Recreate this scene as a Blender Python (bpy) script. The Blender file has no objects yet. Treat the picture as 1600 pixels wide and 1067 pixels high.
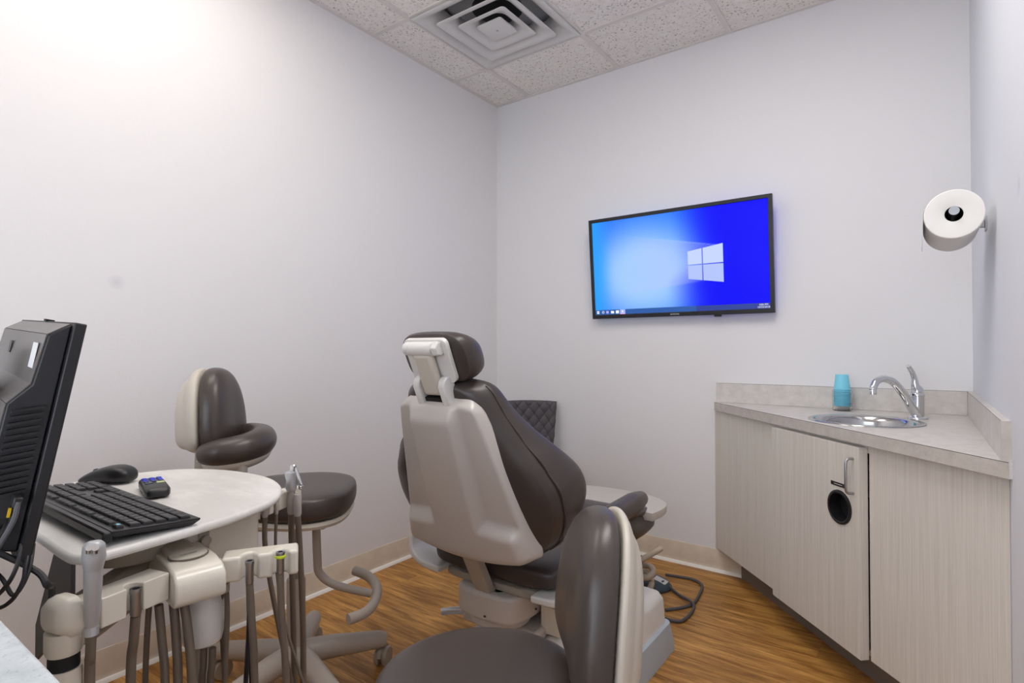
import bpy, bmesh, math, random
from mathutils import Vector, Matrix
random.seed(7)
PI = math.pi
# ------------------------------------------------------------------ camera
HC = 1.13
F_PX = 875.0
YAW = math.atan(635 / 875.0)
TILT = math.radians(0.75)
SC = bpy.context.scene
COL = SC.collection
cam_d = bpy.data.cameras.new('camera')
cam_d.sensor_width = 36.0
cam_d.lens = F_PX * 36.0 / 1600.0
cam_d.clip_start = 0.02
cam = bpy.data.objects.new('camera', cam_d)
COL.objects.link(cam)
cam.location = (0, 0, HC)
cam.rotation_euler = (PI / 2 + TILT, 0, YAW)
SC.camera = cam
# ------------------------------------------------------------------ world, exposure
world = bpy.data.worlds.new('world')
SC.world = world
world.use_nodes = True
bg = world.node_tree.nodes['Background']
bg.inputs['Color'].default_value = (0.84, 0.90, 1.0, 1)
bg.inputs['Strength'].default_value = 2.3
SC.view_settings.view_transform = 'Standard'
SC.view_settings.look = 'None'
SC.view_settings.exposure = 0.66
SC.view_settings.gamma = 1.0
SC.view_settings.use_curve_mapping = False
LAMP_WARM = ((1.0, 0.93, 0.86), 3.7)     # troffer over the computer table
LAMP_ADDED = ((1.0, 0.975, 0.95), 6.8)      # second troffer, added to brighten the back wall

# ------------------------------------------------------------------ pixel -> room helpers (a direction only; distance is given)
FW = Vector((-math.sin(YAW) * math.cos(TILT), math.cos(YAW) * math.cos(TILT), math.sin(TILT)))
RT = Vector((math.cos(YAW), math.sin(YAW), 0))
UP = RT.cross(FW)
def ray(px, py):
    return FW + RT * ((px - 800) / F_PX) - UP * ((py - 533.5) / F_PX)
def at_d(px, py, d):
    return Vector((0, 0, HC)) + ray(px, py) * d
def at_z(px, py, z):
    r = ray(px, py)
    return Vector((0, 0, HC)) + r * ((z - HC) / r.z)
def at_y(px, py, y):
    r = ray(px, py)
    return Vector((0, 0, HC)) + r * (y / r.y)

# ------------------------------------------------------------------ materials
def lin(c):
    return tuple((v / 12.92 if v <= 0.04045 else ((v + 0.055) / 1.055) ** 2.4) for v in [x / 255.0 for x in c]) + (1.0,)
MATS = {}
def new_mat(name):
    m = bpy.data.materials.new(name)
    m.use_nodes = True
    nt = m.node_tree
    b = nt.nodes['Principled BSDF']
    MATS[name] = m
    return m, nt, b
def add_bump(nt, b, scale, strength, dist=0.002, detail=3, coord='Object', stretch=None):
    tc = nt.nodes.new('ShaderNodeTexCoord')
    no = nt.nodes.new('ShaderNodeTexNoise')
    no.inputs['Scale'].default_value = scale
    no.inputs['Detail'].default_value = detail
    bp = nt.nodes.new('ShaderNodeBump')
    bp.inputs['Strength'].default_value = strength
    bp.inputs['Distance'].default_value = dist
    src = tc.outputs[coord]
    if stretch:
        mp = nt.nodes.new('ShaderNodeMapping')
        mp.inputs['Scale'].default_value = stretch
        nt.links.new(src, mp.inputs['Vector'])
        src = mp.outputs['Vector']
    nt.links.new(src, no.inputs['Vector'])
    nt.links.new(no.outputs['Fac'], bp.inputs['Height'])
    nt.links.new(bp.outputs['Normal'], b.inputs['Normal'])
    return no
def simple(name, rgb, rough=0.5, metal=0.0, bump=None, coat=0.0, spec=0.5, var=0.0, vscale=6):
    m, nt, b = new_mat(name)
    b.inputs['Base Color'].default_value = lin(rgb)
    b.inputs['Roughness'].default_value = rough
    b.inputs['Metallic'].default_value = metal
    b.inputs['Specular IOR Level'].default_value = spec
    if coat:
        b.inputs['Coat Weight'].default_value = coat
        b.inputs['Coat Roughness'].default_value = 0.12
    if bump:
        add_bump(nt, b, *bump)
    if var:
        tc = nt.nodes.new('ShaderNodeTexCoord')
        no = nt.nodes.new('ShaderNodeTexNoise')
        no.inputs['Scale'].default_value = vscale
        no.inputs['Detail'].default_value = 6
        rp = nt.nodes.new('ShaderNodeValToRGB')
        lo = [max(0, v * (1 - var)) for v in rgb]
        hi = [min(255, v * (1 + var)) for v in rgb]
        rp.color_ramp.elements[0].position = 0.3
        rp.color_ramp.elements[1].position = 0.7
        rp.color_ramp.elements[0].color = lin(lo)
        rp.color_ramp.elements[1].color = lin(hi)
        nt.links.new(tc.outputs['Object'], no.inputs['Vector'])
        nt.links.new(no.outputs['Fac'], rp.inputs['Fac'])
        nt.links.new(rp.outputs['Color'], b.inputs['Base Color'])
    return m
def emit(name, rgb_lin, strength):
    m, nt, b = new_mat(name)
    b.inputs['Base Color'].default_value = (0.02, 0.02, 0.02, 1)
    b.inputs['Emission Color'].default_value = tuple(rgb_lin) + (1,)
    b.inputs['Emission Strength'].default_value = strength
    return m

simple('leather', (70, 62, 58), 0.33, bump=(260, 0.18, 0.001, 4), spec=0.55)
simple('leather_chair', (66, 58, 55), 0.36, bump=(300, 0.15, 0.001, 4), spec=0.5)
simple('quilt', (70, 66, 70), 0.5, bump=(400, 0.1))
simple('shell_grey', (196, 189, 182), 0.30, coat=0.3)
simple('shell_white', (222, 220, 216), 0.32, coat=0.2)
simple('cream', (222, 215, 201), 0.30, coat=0.35)
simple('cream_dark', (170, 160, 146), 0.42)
simple('stool_cream', (205, 197, 184), 0.38)
simple('stool_taupe', (178, 168, 157), 0.42)
simple('silver_paint', (200, 203, 208), 0.28, metal=0.55)
simple('chrome', (225, 227, 230), 0.07, metal=1.0)
simple('steel', (196, 196, 196), 0.13, metal=1.0)
simple('brushed', (170, 170, 172), 0.34, metal=1.0)
simple('black_plastic', (24, 24, 27), 0.38)
simple('black_matte', (14, 14, 15), 0.7)
simple('pc_back', (92, 88, 86), 0.33, var=0.10, vscale=9)
simple('pc_side', (22, 22, 26), 0.45)
simple('key_black', (34, 34, 37), 0.42)
simple('kb_body', (27, 27, 29), 0.36)
simple('hose', (112, 100, 88), 0.42)
simple('hose_dark', (34, 36, 48), 0.45)
simple('cable_black', (28, 28, 30), 0.5)
simple('cable_grey', (82, 82, 86), 0.5)
simple('hose_cream', (214, 200, 178), 0.5)
simple('pedal_teal', (58, 78, 90), 0.45)
simple('skirt_blue', (176, 188, 198), 0.45)
simple('paper', (236, 234, 230), 0.9, bump=(180, 0.15, 0.001))
simple('cup_blue', (128, 212, 236), 0.45)
simple('label_white', (225, 225, 224), 0.6)
simple('button_blue', (40, 60, 215), 0.4)
simple('button_green', (205, 214, 160), 0.5)
simple('vent_white', (214, 212, 210), 0.42)
simple('vent_dark', (26, 27, 30), 0.8)
simple('vent_grey', (168, 168, 170), 0.6)
simple('grid_white', (222, 216, 212), 0.5)
simple('base_beige', (216, 203, 184), 0.5, var=0.03, vscale=14)
simple('base_toe_lit', (236, 232, 224), 0.45)
simple('toe_kick', (122, 112, 103), 0.6)
simple('tube_grey', (176, 168, 162), 0.42)
simple('syringe_grey', (186, 186, 188), 0.3, metal=0.25)
simple('lime', (200, 220, 40), 0.5)
simple('yellow', (235, 190, 20), 0.5)
simple('rubber', (60, 58, 56), 0.7)
simple('trim_white', (225, 224, 222), 0.45)
simple('dispenser', (228, 230, 232), 0.35)
m, nt, b = new_mat('clear')
b.inputs['Base Color'].default_value = (0.95, 0.97, 0.98, 1)
b.inputs['Transmission Weight'].default_value = 1.0
b.inputs['Roughness'].default_value = 0.08
b.inputs['IOR'].default_value = 1.15
emit('lamp_warm', LAMP_WARM[0], LAMP_WARM[1])
emit('lamp_added', LAMP_ADDED[0], LAMP_ADDED[1])
emit('scr_white', (0.95, 0.97, 1.0), 0.62)
emit('scr_violet', (0.35, 0.3, 0.9), 0.9)
emit('scr_pink', (0.9, 0.35, 0.6), 0.9)
emit('scr_lilac', (0.28, 0.36, 0.85), 0.8)

def mix_rgb(nt, fac, a, c):
    mx = nt.nodes.new('ShaderNodeMix')
    mx.data_type = 'RGBA'
    if fac is not None:
        nt.links.new(fac, mx.inputs['Factor'])
    for i, v in ((6, a), (7, c)):
        if isinstance(v, tuple):
            mx.inputs[i].default_value = v
        else:
            nt.links.new(v, mx.inputs[i])
    return mx.outputs[2]
def noise(nt, vec, scale, detail=4, rough=0.5):
    n = nt.nodes.new('ShaderNodeTexNoise')
    n.inputs['Scale'].default_value = scale
    n.inputs['Detail'].default_value = detail
    n.inputs['Roughness'].default_value = rough
    if vec is not None:
        nt.links.new(vec, n.inputs['Vector'])
    return n.outputs['Fac']
def ramp(nt, fac, p0, p1, c0=(0, 0, 0, 1), c1=(1, 1, 1, 1)):
    r = nt.nodes.new('ShaderNodeValToRGB')
    r.color_ramp.elements[0].position = p0
    r.color_ramp.elements[1].position = p1
    r.color_ramp.elements[0].color = c0
    r.color_ramp.elements[1].color = c1
    nt.links.new(fac, r.inputs['Fac'])
    return r.outputs['Color']
def mapped(nt, coord, scale=(1, 1, 1), loc=None):
    if coord == 'Position':
        g = nt.nodes.new('ShaderNodeNewGeometry'); src = g.outputs['Position']
    else:
        tc = nt.nodes.new('ShaderNodeTexCoord'); src = tc.outputs[coord]
    mp = nt.nodes.new('ShaderNodeMapping')
    mp.inputs['Scale'].default_value = scale
    nt.links.new(src, mp.inputs['Vector'])
    if loc is not None:
        nt.links.new(loc, mp.inputs['Location'])
    return mp.outputs['Vector']

# painted wall with orange-peel relief and faint scuffs
def wall_mat(name, rgb, scuffs=()):
    m, nt, b = new_mat(name)
    b.inputs['Roughness'].default_value = 0.62
    b.inputs['Specular IOR Level'].default_value = 0.3
    col = lin(rgb)
    out = None
    for (c, r) in scuffs:
        g = nt.nodes.new('ShaderNodeNewGeometry')
        d = nt.nodes.new('ShaderNodeVectorMath'); d.operation = 'DISTANCE'
        nt.links.new(g.outputs['Position'], d.inputs[0])
        d.inputs[1].default_value = c
        f = ramp(nt, d.outputs['Value'], 0.0, r, (0.35, 0.35, 0.35, 1), (0, 0, 0, 1))
        out = mix_rgb(nt, f, out if out is not None else col, lin((186, 184, 192)))
    if out is None:
        b.inputs['Base Color'].default_value = col
    else:
        nt.links.new(out, b.inputs['Base Color'])
    add_bump(nt, b, 130, 0.16, 0.003, 3)
    return m
wall_mat('wall_left_paint', (232, 230, 230), [(tuple(at_d(182, 441, 2.25 / -ray(182, 441).x)), 0.03)])
wall_mat('wall_paint', (231, 230, 232))
wall_mat('wall_right_cool_lit', (227, 229, 235), [(tuple(at_d(1592, 288, 0.178 / ray(1592, 288).x)), 0.03)])  # cool doorway light tinted into this wall's white

# wood-look plank floor
m, nt, b = new_mat('floor_wood')
oi = nt.nodes.new('ShaderNodeObjectInfo')
cx = nt.nodes.new('ShaderNodeCombineXYZ')
ml = nt.nodes.new('ShaderNodeMath'); ml.operation = 'MULTIPLY'; ml.inputs[1].default_value = 37.0
nt.links.new(oi.outputs['Random'], ml.inputs[0])
nt.links.new(ml.outputs[0], cx.inputs['X']); nt.links.new(ml.outputs[0], cx.inputs['Z'])
v1 = mapped(nt, 'Position', (1.5, 13.0, 1.0), cx.outputs['Vector'])
wob = nt.nodes.new('ShaderNodeTexNoise'); wob.inputs['Scale'].default_value = 1.6
nt.links.new(v1, wob.inputs['Vector'])
vm = nt.nodes.new('ShaderNodeVectorMath'); vm.operation = 'MULTIPLY_ADD'
nt.links.new(wob.outputs['Color'], vm.inputs[0]); vm.inputs[1].default_value = (0.5, 0.9, 0.0); nt.links.new(v1, vm.inputs[2])
n1 = noise(nt, vm.outputs['Vector'], 2.4, 7, 0.62)
v2 = mapped(nt, 'Position', (4.0, 90.0, 1.0), cx.outputs['Vector'])
n2 = noise(nt, v2, 1.6, 5, 0.6)
base = ramp(nt, n1, 0.33, 0.68, lin((138, 90, 38)), lin((216, 162, 88)))
dark = ramp(nt, n2, 0.36, 0.50, (0.55, 0.55, 0.55, 1), (0, 0, 0, 1))
c1 = mix_rgb(nt, dark, base, lin((112, 68, 27)))
v3 = mapped(nt, 'Position', (1.1, 9.0, 1.0), cx.outputs['Vector'])
n3 = noise(nt, v3, 3.2, 4, 0.55)
streak = ramp(nt, n3, 0.58, 0.70, (0, 0, 0, 1), (0.6, 0.6, 0.6, 1))
c2 = mix_rgb(nt, streak, c1, lin((98, 60, 26)))
nt.links.new(c2, b.inputs['Base Color'])
b.inputs['Roughness'].default_value = 0.42
b.inputs['Specular IOR Level'].default_value = 0.4
bp = nt.nodes.new('ShaderNodeBump'); bp.inputs['Strength'].default_value = 0.12; bp.inputs['Distance'].default_value = 0.002
nt.links.new(n2, bp.inputs['Height']); nt.links.new(bp.outputs['Normal'], b.inputs['Normal'])

# fissured mineral ceiling tile
m, nt, b = new_mat('ceiling_tile')
v = mapped(nt, 'Position', (1, 1, 1))
n1 = noise(nt, v, 95, 3, 0.6)
pit = ramp(nt, n1, 0.36, 0.41, (1, 1, 1, 1), (0, 0, 0, 1))
n2 = noise(nt, v, 30, 3)
base = ramp(nt, n2, 0.3, 0.7, lin((234, 229, 224)), lin((243, 239, 235)))
c = mix_rgb(nt, pit, base, lin((172, 165, 159)))
nt.links.new(c, b.inputs['Base Color'])
b.inputs['Roughness'].default_value = 0.9
bp = nt.nodes.new('ShaderNodeBump'); bp.inputs['Strength'].default_value = 0.5; bp.inputs['Distance'].default_value = 0.004
nt.links.new(n1, bp.inputs['Height']); nt.links.new(bp.outputs['Normal'], b.inputs['Normal'])

# laminate with fine vertical threads
m, nt, b = new_mat('laminate')
v = mapped(nt, 'Object', (330, 330, 3.0))
n1 = noise(nt, v, 1.0, 3, 0.6)
v2 = mapped(nt, 'Object', (60, 60, 0.8))
n2 = noise(nt, v2, 1.0, 3)
c1 = ramp(nt, n1, 0.32, 0.62, lin((205, 199, 190)), lin((221, 216, 208)))
f2 = ramp(nt, n2, 0.45, 0.7, (0, 0, 0, 1), (0.3, 0.3, 0.3, 1))
nt.links.new(mix_rgb(nt, f2, c1, lin((198, 190, 180))), b.inputs['Base Color'])
b.inputs['Roughness'].default_value = 0.5

def speckle(name, c0, c1, cs, scale, rough=0.4, fac=0.5):
    m, nt, b = new_mat(name)
    v = mapped(nt, 'Object', (1, 1, 1))
    n1 = noise(nt, v, scale * 0.2, 5, 0.6)
    base = ramp(nt, n1, 0.35, 0.65, lin(c0), lin(c1))
    n2 = noise(nt, v, scale, 3, 0.7)
    f = ramp(nt, n2, 0.58, 0.68, (0, 0, 0, 1), (fac, fac, fac, 1))
    nt.links.new(mix_rgb(nt, f, base, lin(cs)), b.inputs['Base Color'])
    b.inputs['Roughness'].default_value = rough
speckle('counter_lam', (203, 198, 192), (216, 211, 206), (186, 180, 174), 160, 0.42)
speckle('counter_near', (186, 194, 198), (212, 218, 220), (140, 152, 160), 210, 0.4, 0.6)
m, nt, b = new_mat('table_white')
v = mapped(nt, 'Object', (1.0, 2.2, 1))
n1 = noise(nt, v, 5, 8, 0.65)
base = ramp(nt, n1, 0.42, 0.6, lin((216, 213, 208)), lin((232, 230, 226)))
n2 = noise(nt, v, 60, 3)
f = ramp(nt, n2, 0.62, 0.7, (0, 0, 0, 1), (0.25, 0.25, 0.25, 1))
nt.links.new(mix_rgb(nt, f, base, lin((192, 190, 188))), b.inputs['Base Color'])
b.inputs['Roughness'].default_value = 0.38

# screen picture carried as a colour attribute on the screen mesh
m, nt, b = new_mat('screen')
at = nt.nodes.new('ShaderNodeAttribute'); at.attribute_name = 'picture'
b.inputs['Base Color'].default_value = (0.01, 0.01, 0.012, 1)
b.inputs['Roughness'].default_value = 0.3
b.inputs['Specular IOR Level'].default_value = 0.08
nt.links.new(at.outputs['Color'], b.inputs['Emission Color'])
b.inputs['Emission Strength'].default_value = 0.62

# ------------------------------------------------------------------ mesh helpers
class MB:
    def __init__(s):
        s.bm = bmesh.new()
    def box(s, lo, hi, M=None):
        vs = [s.bm.verts.new((x, y, z)) for x in (lo[0], hi[0]) for y in (lo[1], hi[1]) for z in (lo[2], hi[2])]
        if M is not None:
            for q in vs: q.co = M @ q.co
        for f in ((0, 1, 3, 2), (4, 6, 7, 5), (0, 4, 5, 1), (2, 3, 7, 6), (0, 2, 6, 4), (1, 5, 7, 3)):
            s.bm.faces.new([vs[i] for i in f])
        return s
    def loft(s, rings, closed=True, caps=True, M=None):
        R = []
        for r in rings:
            R.append([s.bm.verts.new((M @ Vector(p)) if M is not None else p) for p in r])
        n = len(R[0])
        for a, c in zip(R, R[1:]):
            for i in range(n if closed else n - 1):
                j = (i + 1) % n
                try: s.bm.faces.new((a[i], a[j], c[j], c[i]))
                except ValueError: pass
        if caps and closed:
            s.bm.faces.new(R[0][::-1]); s.bm.faces.new(R[-1])
        return s
    def tube(s, pts, r, seg=10, smooth=0, caps=True, M=None, flat=1.0):
        pts = [Vector(p) for p in pts]
        rad = r if isinstance(r, (list, tuple)) else [r] * len(pts)
        if smooth:
            pts, rad = catmull(pts, rad, smooth)
        rings = []
        prev = None
        for i, p in enumerate(pts):
            t = (pts[min(i + 1, len(pts) - 1)] - pts[max(i - 1, 0)]).normalized()
            if prev is None:
                a = Vector((0, 0, 1)) if abs(t.z) < 0.9 else Vector((1, 0, 0))
                u = t.cross(a).normalized()
            else:
                u = (prev - t * prev.dot(t)).normalized()
            prev = u
            w = t.cross(u)
            rings.append([p + (u * math.cos(k * 2 * PI / seg) + w * math.sin(k * 2 * PI / seg) * flat) * rad[i] for k in range(seg)])
        return s.loft(rings, True, caps, M)
    def lathe(s, prof, seg=24, c=(0, 0, 0), M=None, caps=True):
        rings = [[(c[0] + r * math.cos(k * 2 * PI / seg), c[1] + r * math.sin(k * 2 * PI / seg), c[2] + z) for k in range(seg)] for r, z in prof]
        return s.loft(rings, True, caps, M)
    def prism(s, outer, z0, z1, holes=(), M=None):
        start = len(s.bm.verts)
        def loop(pts, z):
            return [s.bm.verts.new((p[0], p[1], z)) for p in pts]
        allv = []
        for z, flip in ((z0, True), (z1, False)):
            es = []
            loops = []
            for pts in (outer,) + tuple(holes):
                L = loop(pts, z); loops.append(L)
                for i in range(len(L)):
                    es.append(s.bm.edges.new((L[i], L[(i + 1) % len(L)])))
            if holes:
                bmesh.ops.triangle_fill(s.bm, use_beauty=True, edges=es)
            else:
                s.bm.faces.new(loops[0])
            allv.append(loops)
        for La, Lb in zip(*allv):
            n = len(La)
            for i in range(n):
                s.bm.faces.new((La[i], La[(i + 1) % n], Lb[(i + 1) % n], Lb[i]))
        if M is not None:
            for q in list(s.bm.verts)[start:]:
                q.co = M @ q.co
        return s
    def grid(s, fn, nu, nv):
        V = [[s.bm.verts.new(fn(i / nu, j / nv)) for i in range(nu + 1)] for j in range(nv + 1)]
        for j in range(nv):
            for i in range(nu):
                s.bm.faces.new((V[j][i], V[j][i + 1], V[j + 1][i + 1], V[j + 1][i]))
        return s
    def mesh(s, name, smooth=True, angle=40):
        bmesh.ops.recalc_face_normals(s.bm, faces=s.bm.faces[:])
        me = bpy.data.meshes.new(name)
        s.bm.to_mesh(me); s.bm.free()
        if smooth:
            for p in me.polygons: p.use_smooth = True
            me.set_sharp_from_angle(angle=math.radians(angle))
        return me
    def obj(s, name, mat, parent=None, bevel=0, seg=2, sub=0, solid=0, smooth=True, angle=40, world=False):
        if world and parent is not None:
            Mi = ROOTM[parent.name].inverted()
            for q in s.bm.verts: q.co = Mi @ q.co
        me = s.mesh(name, smooth, angle)
        return link(name, me, mat, parent, bevel, seg, sub, solid)
def link(name, me, mat, parent=None, bevel=0, seg=2, sub=0, solid=0):
    me.materials.clear(); me.materials.append(MATS[mat])
    o = bpy.data.objects.new(name, me)
    COL.objects.link(o)
    if parent is not None: o.parent = parent
    if solid:
        md = o.modifiers.new('solid', 'SOLIDIFY'); md.thickness = abs(solid); md.offset = 1 if solid > 0 else -1
    if bevel:
        md = o.modifiers.new('bevel', 'BEVEL'); md.width = bevel; md.segments = seg; md.limit_method = 'ANGLE'; md.angle_limit = math.radians(35)
    if sub:
        md = o.modifiers.new('sub', 'SUBSURF'); md.levels = sub; md.render_levels = sub
    return o
def catmull(pts, rad, n):
    P = [pts[0]] + list(pts) + [pts[-1]]
    Rr = [rad[0]] + list(rad) + [rad[-1]]
    out, ro = [], []
    for i in range(1, len(P) - 2):
        for k in range(n):
            t = k / n
            a, b_, c, d = P[i - 1], P[i], P[i + 1], P[i + 2]
            out.append(0.5 * ((2 * b_) + (c - a) * t + (2 * a - 5 * b_ + 4 * c - d) * t * t + (3 * b_ - a - 3 * c + d) * t ** 3))
            ro.append(Rr[i] * (1 - t) + Rr[i + 1] * t)
    out.append(pts[-1]); ro.append(rad[-1])
    return out, ro
def smooth_closed(pts, n=6):
    N = len(pts); out = []
    P = [Vector(p) for p in pts]
    for i in range(N):
        a, b_, c, d = P[i - 1], P[i], P[(i + 1) % N], P[(i + 2) % N]
        for k in range(n):
            t = k / n
            out.append(0.5 * ((2 * b_) + (c - a) * t + (2 * a - 5 * b_ + 4 * c - d) * t * t + (3 * b_ - a - 3 * c + d) * t ** 3))
    return out
def rrect(w, h, r, n=6, cx=0, cy=0):
    out = []
    for (sx, sy, a0) in ((1, 1, 0), (-1, 1, 90), (-1, -1, 180), (1, -1, 270)):
        for k in range(n + 1):
            a = math.radians(a0 + 90 * k / n)
            out.append((cx + sx * (w / 2 - r) + r * math.cos(a), cy + sy * (h / 2 - r) + r * math.sin(a)))
    return out
def circle(cx, cy, r, n=32):
    return [(cx + r * math.cos(2 * PI * k / n), cy + r * math.sin(2 * PI * k / n)) for k in range(n)]
def sstep(a, b_, x):
    t = min(1, max(0, (x - a) / (b_ - a))); return t * t * (3 - 2 * t)
def interp(tab, x, soft=True):
    if x <= tab[0][0]: return tab[0][1]
    for (a, va), (c, vc) in zip(tab, tab[1:]):
        if x <= c:
            t = (x - a) / (c - a); t = (t * t * (3 - 2 * t) * 0.5 + t * 0.5) if soft else t
            return va + (vc - va) * t
    return tab[-1][1]
def pillow(mb, outline, z0, z1, e=0.5, n=10, crown=0.0, M=None, pinch=0.0):
    """cushion: outline (2-D, about its centroid) swept from z0 to z1 with rounded sides"""
    cx = sum(p[0] for p in outline) / len(outline); cy = sum(p[1] for p in outline) / len(outline)
    zc, hz = (z0 + z1) / 2, (z1 - z0) / 2
    rings = []
    for k in range(n + 1):
        a = -PI / 2 + PI * k / n
        if k == 0 or k == n:
            s_ = 0.02
        else:
            s_ = max(0.02, abs(math.cos(a)) ** e)
        z = zc + hz * math.copysign(abs(math.sin(a)) ** e, math.sin(a))
        rings.append([(cx + (p[0] - cx) * s_, cy + (p[1] - cy) * s_, z) for p in outline])
    return mb.loft(rings, True, True, M)
ROOTM = {}
def tag(o, label, cat, group=None):
    o['label'] = label; o['category'] = cat
    if group: o['group'] = group
    return o
def thing(name, label, cat, loc=(0, 0, 0), rz=0.0, group=None):
    o = bpy.data.objects.new(name, None)
    o.empty_display_size = 0.1
    COL.objects.link(o)
    o.location = loc; o.rotation_euler = (0, 0, rz)
    ROOTM[o.name] = Matrix.Translation(Vector(loc)) @ Matrix.Rotation(rz, 4, 'Z')
    tag(o, label, cat, group)
    return o
def struct(o, label=None):
    o['kind'] = 'structure'
    if label: o['label'] = label
    return o
def text_mesh(body, size, extrude=0.0003):
    cu = bpy.data.curves.new('lettering', 'FONT')
    cu.body = body; cu.size = size; cu.extrude = extrude; cu.align_x = 'CENTER'; cu.align_y = 'CENTER'
    o = bpy.data.objects.new('lettering', cu); COL.objects.link(o)
    dg = bpy.context.evaluated_depsgraph_get()
    me = bpy.data.meshes.new_from_object(o.evaluated_get(dg))
    bpy.data.objects.remove(o); bpy.data.curves.remove(cu)
    return me
def frame(o, x, y, z):
    """matrix from origin and three axis vectors"""
    return Matrix(((x[0], y[0], z[0], o[0]), (x[1], y[1], z[1], o[1]), (x[2], y[2], z[2], o[2]), (0, 0, 0, 1)))
# ================================================================== THE ROOM
XL, XR, YB, YF, HT = -2.25, 0.178, 2.93, -1.30, 2.73
floor = struct(MB().box((XL - 0.1, YF - 1.2, -0.06), (XR + 0.1, YB + 0.1, -0.004)).obj('floor', 'toe_kick', smooth=False), 'wood-look plank floor in golden brown')
PW, PL = 0.152, 1.22
row = 0
y = YB
shared = {}
while y > YF - 1.1:
    y0 = max(y - PW, YF - 1.2)
    x = XL - ((row * 0.47) % 1.0) * PL
    while x < XR:
        a, c = max(x, XL), min(x + PL, XR)
        if c - a > 0.02:
            me = MB().box((a + 0.0004, y0 + 0.0004, -0.004), (c - 0.0004, y - 0.0004, 0.0)).mesh('plank', smooth=False)
            link('plank', me, 'floor_wood', floor)
        x += PL
    y -= PW; row += 1
struct(MB().box((XL - 0.1, YF - 0.1, 0), (XL, YB + 0.1, HT + 0.1)).obj('wall_left', 'wall_left_paint', smooth=False), 'white painted wall behind the assistant stool')
struct(MB().box((XL, YB, 0), (XR, YB + 0.1, HT + 0.1)).obj('wall_back', 'wall_paint', smooth=False), 'white painted wall carrying the television')
struct(MB().box((XR, YF - 0.1, 0), (XR + 0.1, YB + 0.1, HT + 0.1)).obj('wall_right', 'wall_right_cool_lit', smooth=False), 'white painted wall carrying the paper towel roll')
wf = MB()
wf.box((XL, YF - 0.1, 0), (-1.45, YF, HT + 0.1))
wf.box((-1.45, YF - 0.1, 2.15), (XR, YF, HT + 0.1))
struct(wf.obj('wall_front', 'wall_paint', smooth=False), 'white painted wall with a wide doorway')
def baseboard(name, p0, p1, n):
    """vinyl cove base: profile swept from p0 to p1, n points into the room"""
    prof = [(0, 0), (0.014, 0), (0.0105, 0.006), (0.006, 0.014), (0.004, 0.03), (0.004, 0.108), (0.0025, 0.112), (0, 0.112)]
    rings = []
    for P in (p0, p1):
        rings.append([(P[0] + n[0] * q[0], P[1] + n[1] * q[0], q[1]) for q in prof])
    o = struct(MB().loft(rings).obj(name, 'base_beige', angle=50), 'beige vinyl cove baseboard')
    rings = []
    for P in (p0, p1):
        rings.append([(P[0] + n[0] * q[0], P[1] + n[1] * q[0], q[1]) for q in ((0.0, 0.0), (0.019, 0.0), (0.017, 0.004), (0.0125, 0.012), (0.009, 0.014), (0.0, 0.013))])
    MB().loft(rings).obj('bead', 'base_toe_lit', o)  # toe bead, coloured lighter for the light it catches
    return o
baseboard('baseboard_left', (XL, YF), (XL, YB), (1, 0))
baseboard('baseboard_back', (XL + 0.02, YB), (XR, YB), (0, -1))
baseboard('baseboard_right', (XR, YF), (XR, 1.70), (-1, 0))

# ---- suspended ceiling: each tile and each bar a piece
ceil = struct(MB().box((XL - 0.1, YF - 0.1, HT + 0.10), (XR + 0.1, YB + 0.1, HT + 0.14)).obj('ceiling', 'grid_white', smooth=False), 'suspended ceiling of fissured tiles in a metal grid')
gx = [XL, -1.985, -1.372, -0.760, -0.148, XR]
gy = [YB, 2.494, 1.884, 1.274, 0.664, 0.054, -0.556, -1.166, YF]
VENT = (0, 1)
cells = []
for i in range(len(gx) - 1):
    for j in range(len(gy) - 1):
        x0, x1, y1, y0 = gx[i], gx[i + 1], gy[j], gy[j + 1]
        if i == 1 and j in (1, 3, 4):      # vent and 2x4 troffer
            continue
        if i == 3 and j in (2, 3):         # second troffer, added for more light on the back wall
            continue
        me = MB().box((x0 + 0.006, y0 + 0.006, HT + 0.004), (x1 - 0.006, y1 - 0.006, HT + 0.02)).mesh('ceiling_tile', smooth=False)
        link('ceiling_tile', me, 'ceiling_tile', ceil)
bw = 0.0125
for k, x in enumerate(gx):
    a, c = (x - bw, x + bw)
    if k == 0: a, c = XL, XL + 0.02
    if k == len(gx) - 1: a, c = XR - 0.02, XR
    MB().box((a, YF, HT - 0.003), (c, YB, HT + 0.004)).obj('grid_bar', 'grid_white', ceil, smooth=False)
for k, yy in enumerate(gy):
    a, c = (yy - bw, yy + bw)
    if k == 0: a, c = YB - 0.02, YB
    if k == len(gy) - 1: a, c = YF, YF + 0.02
    for i in range(len(gx) - 1):
        if i == 1 and k == 4: continue
        if i == 3 and k == 3: continue
        e0 = 0.02 if i == 0 else bw
        e1 = 0.02 if i == len(gx) - 2 else bw
        MB().box((gx[i] + e0, a, HT - 0.0028), (gx[i + 1] - e1, c, HT + 0.004)).obj('grid_bar', 'grid_white', ceil, smooth=False)

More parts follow.
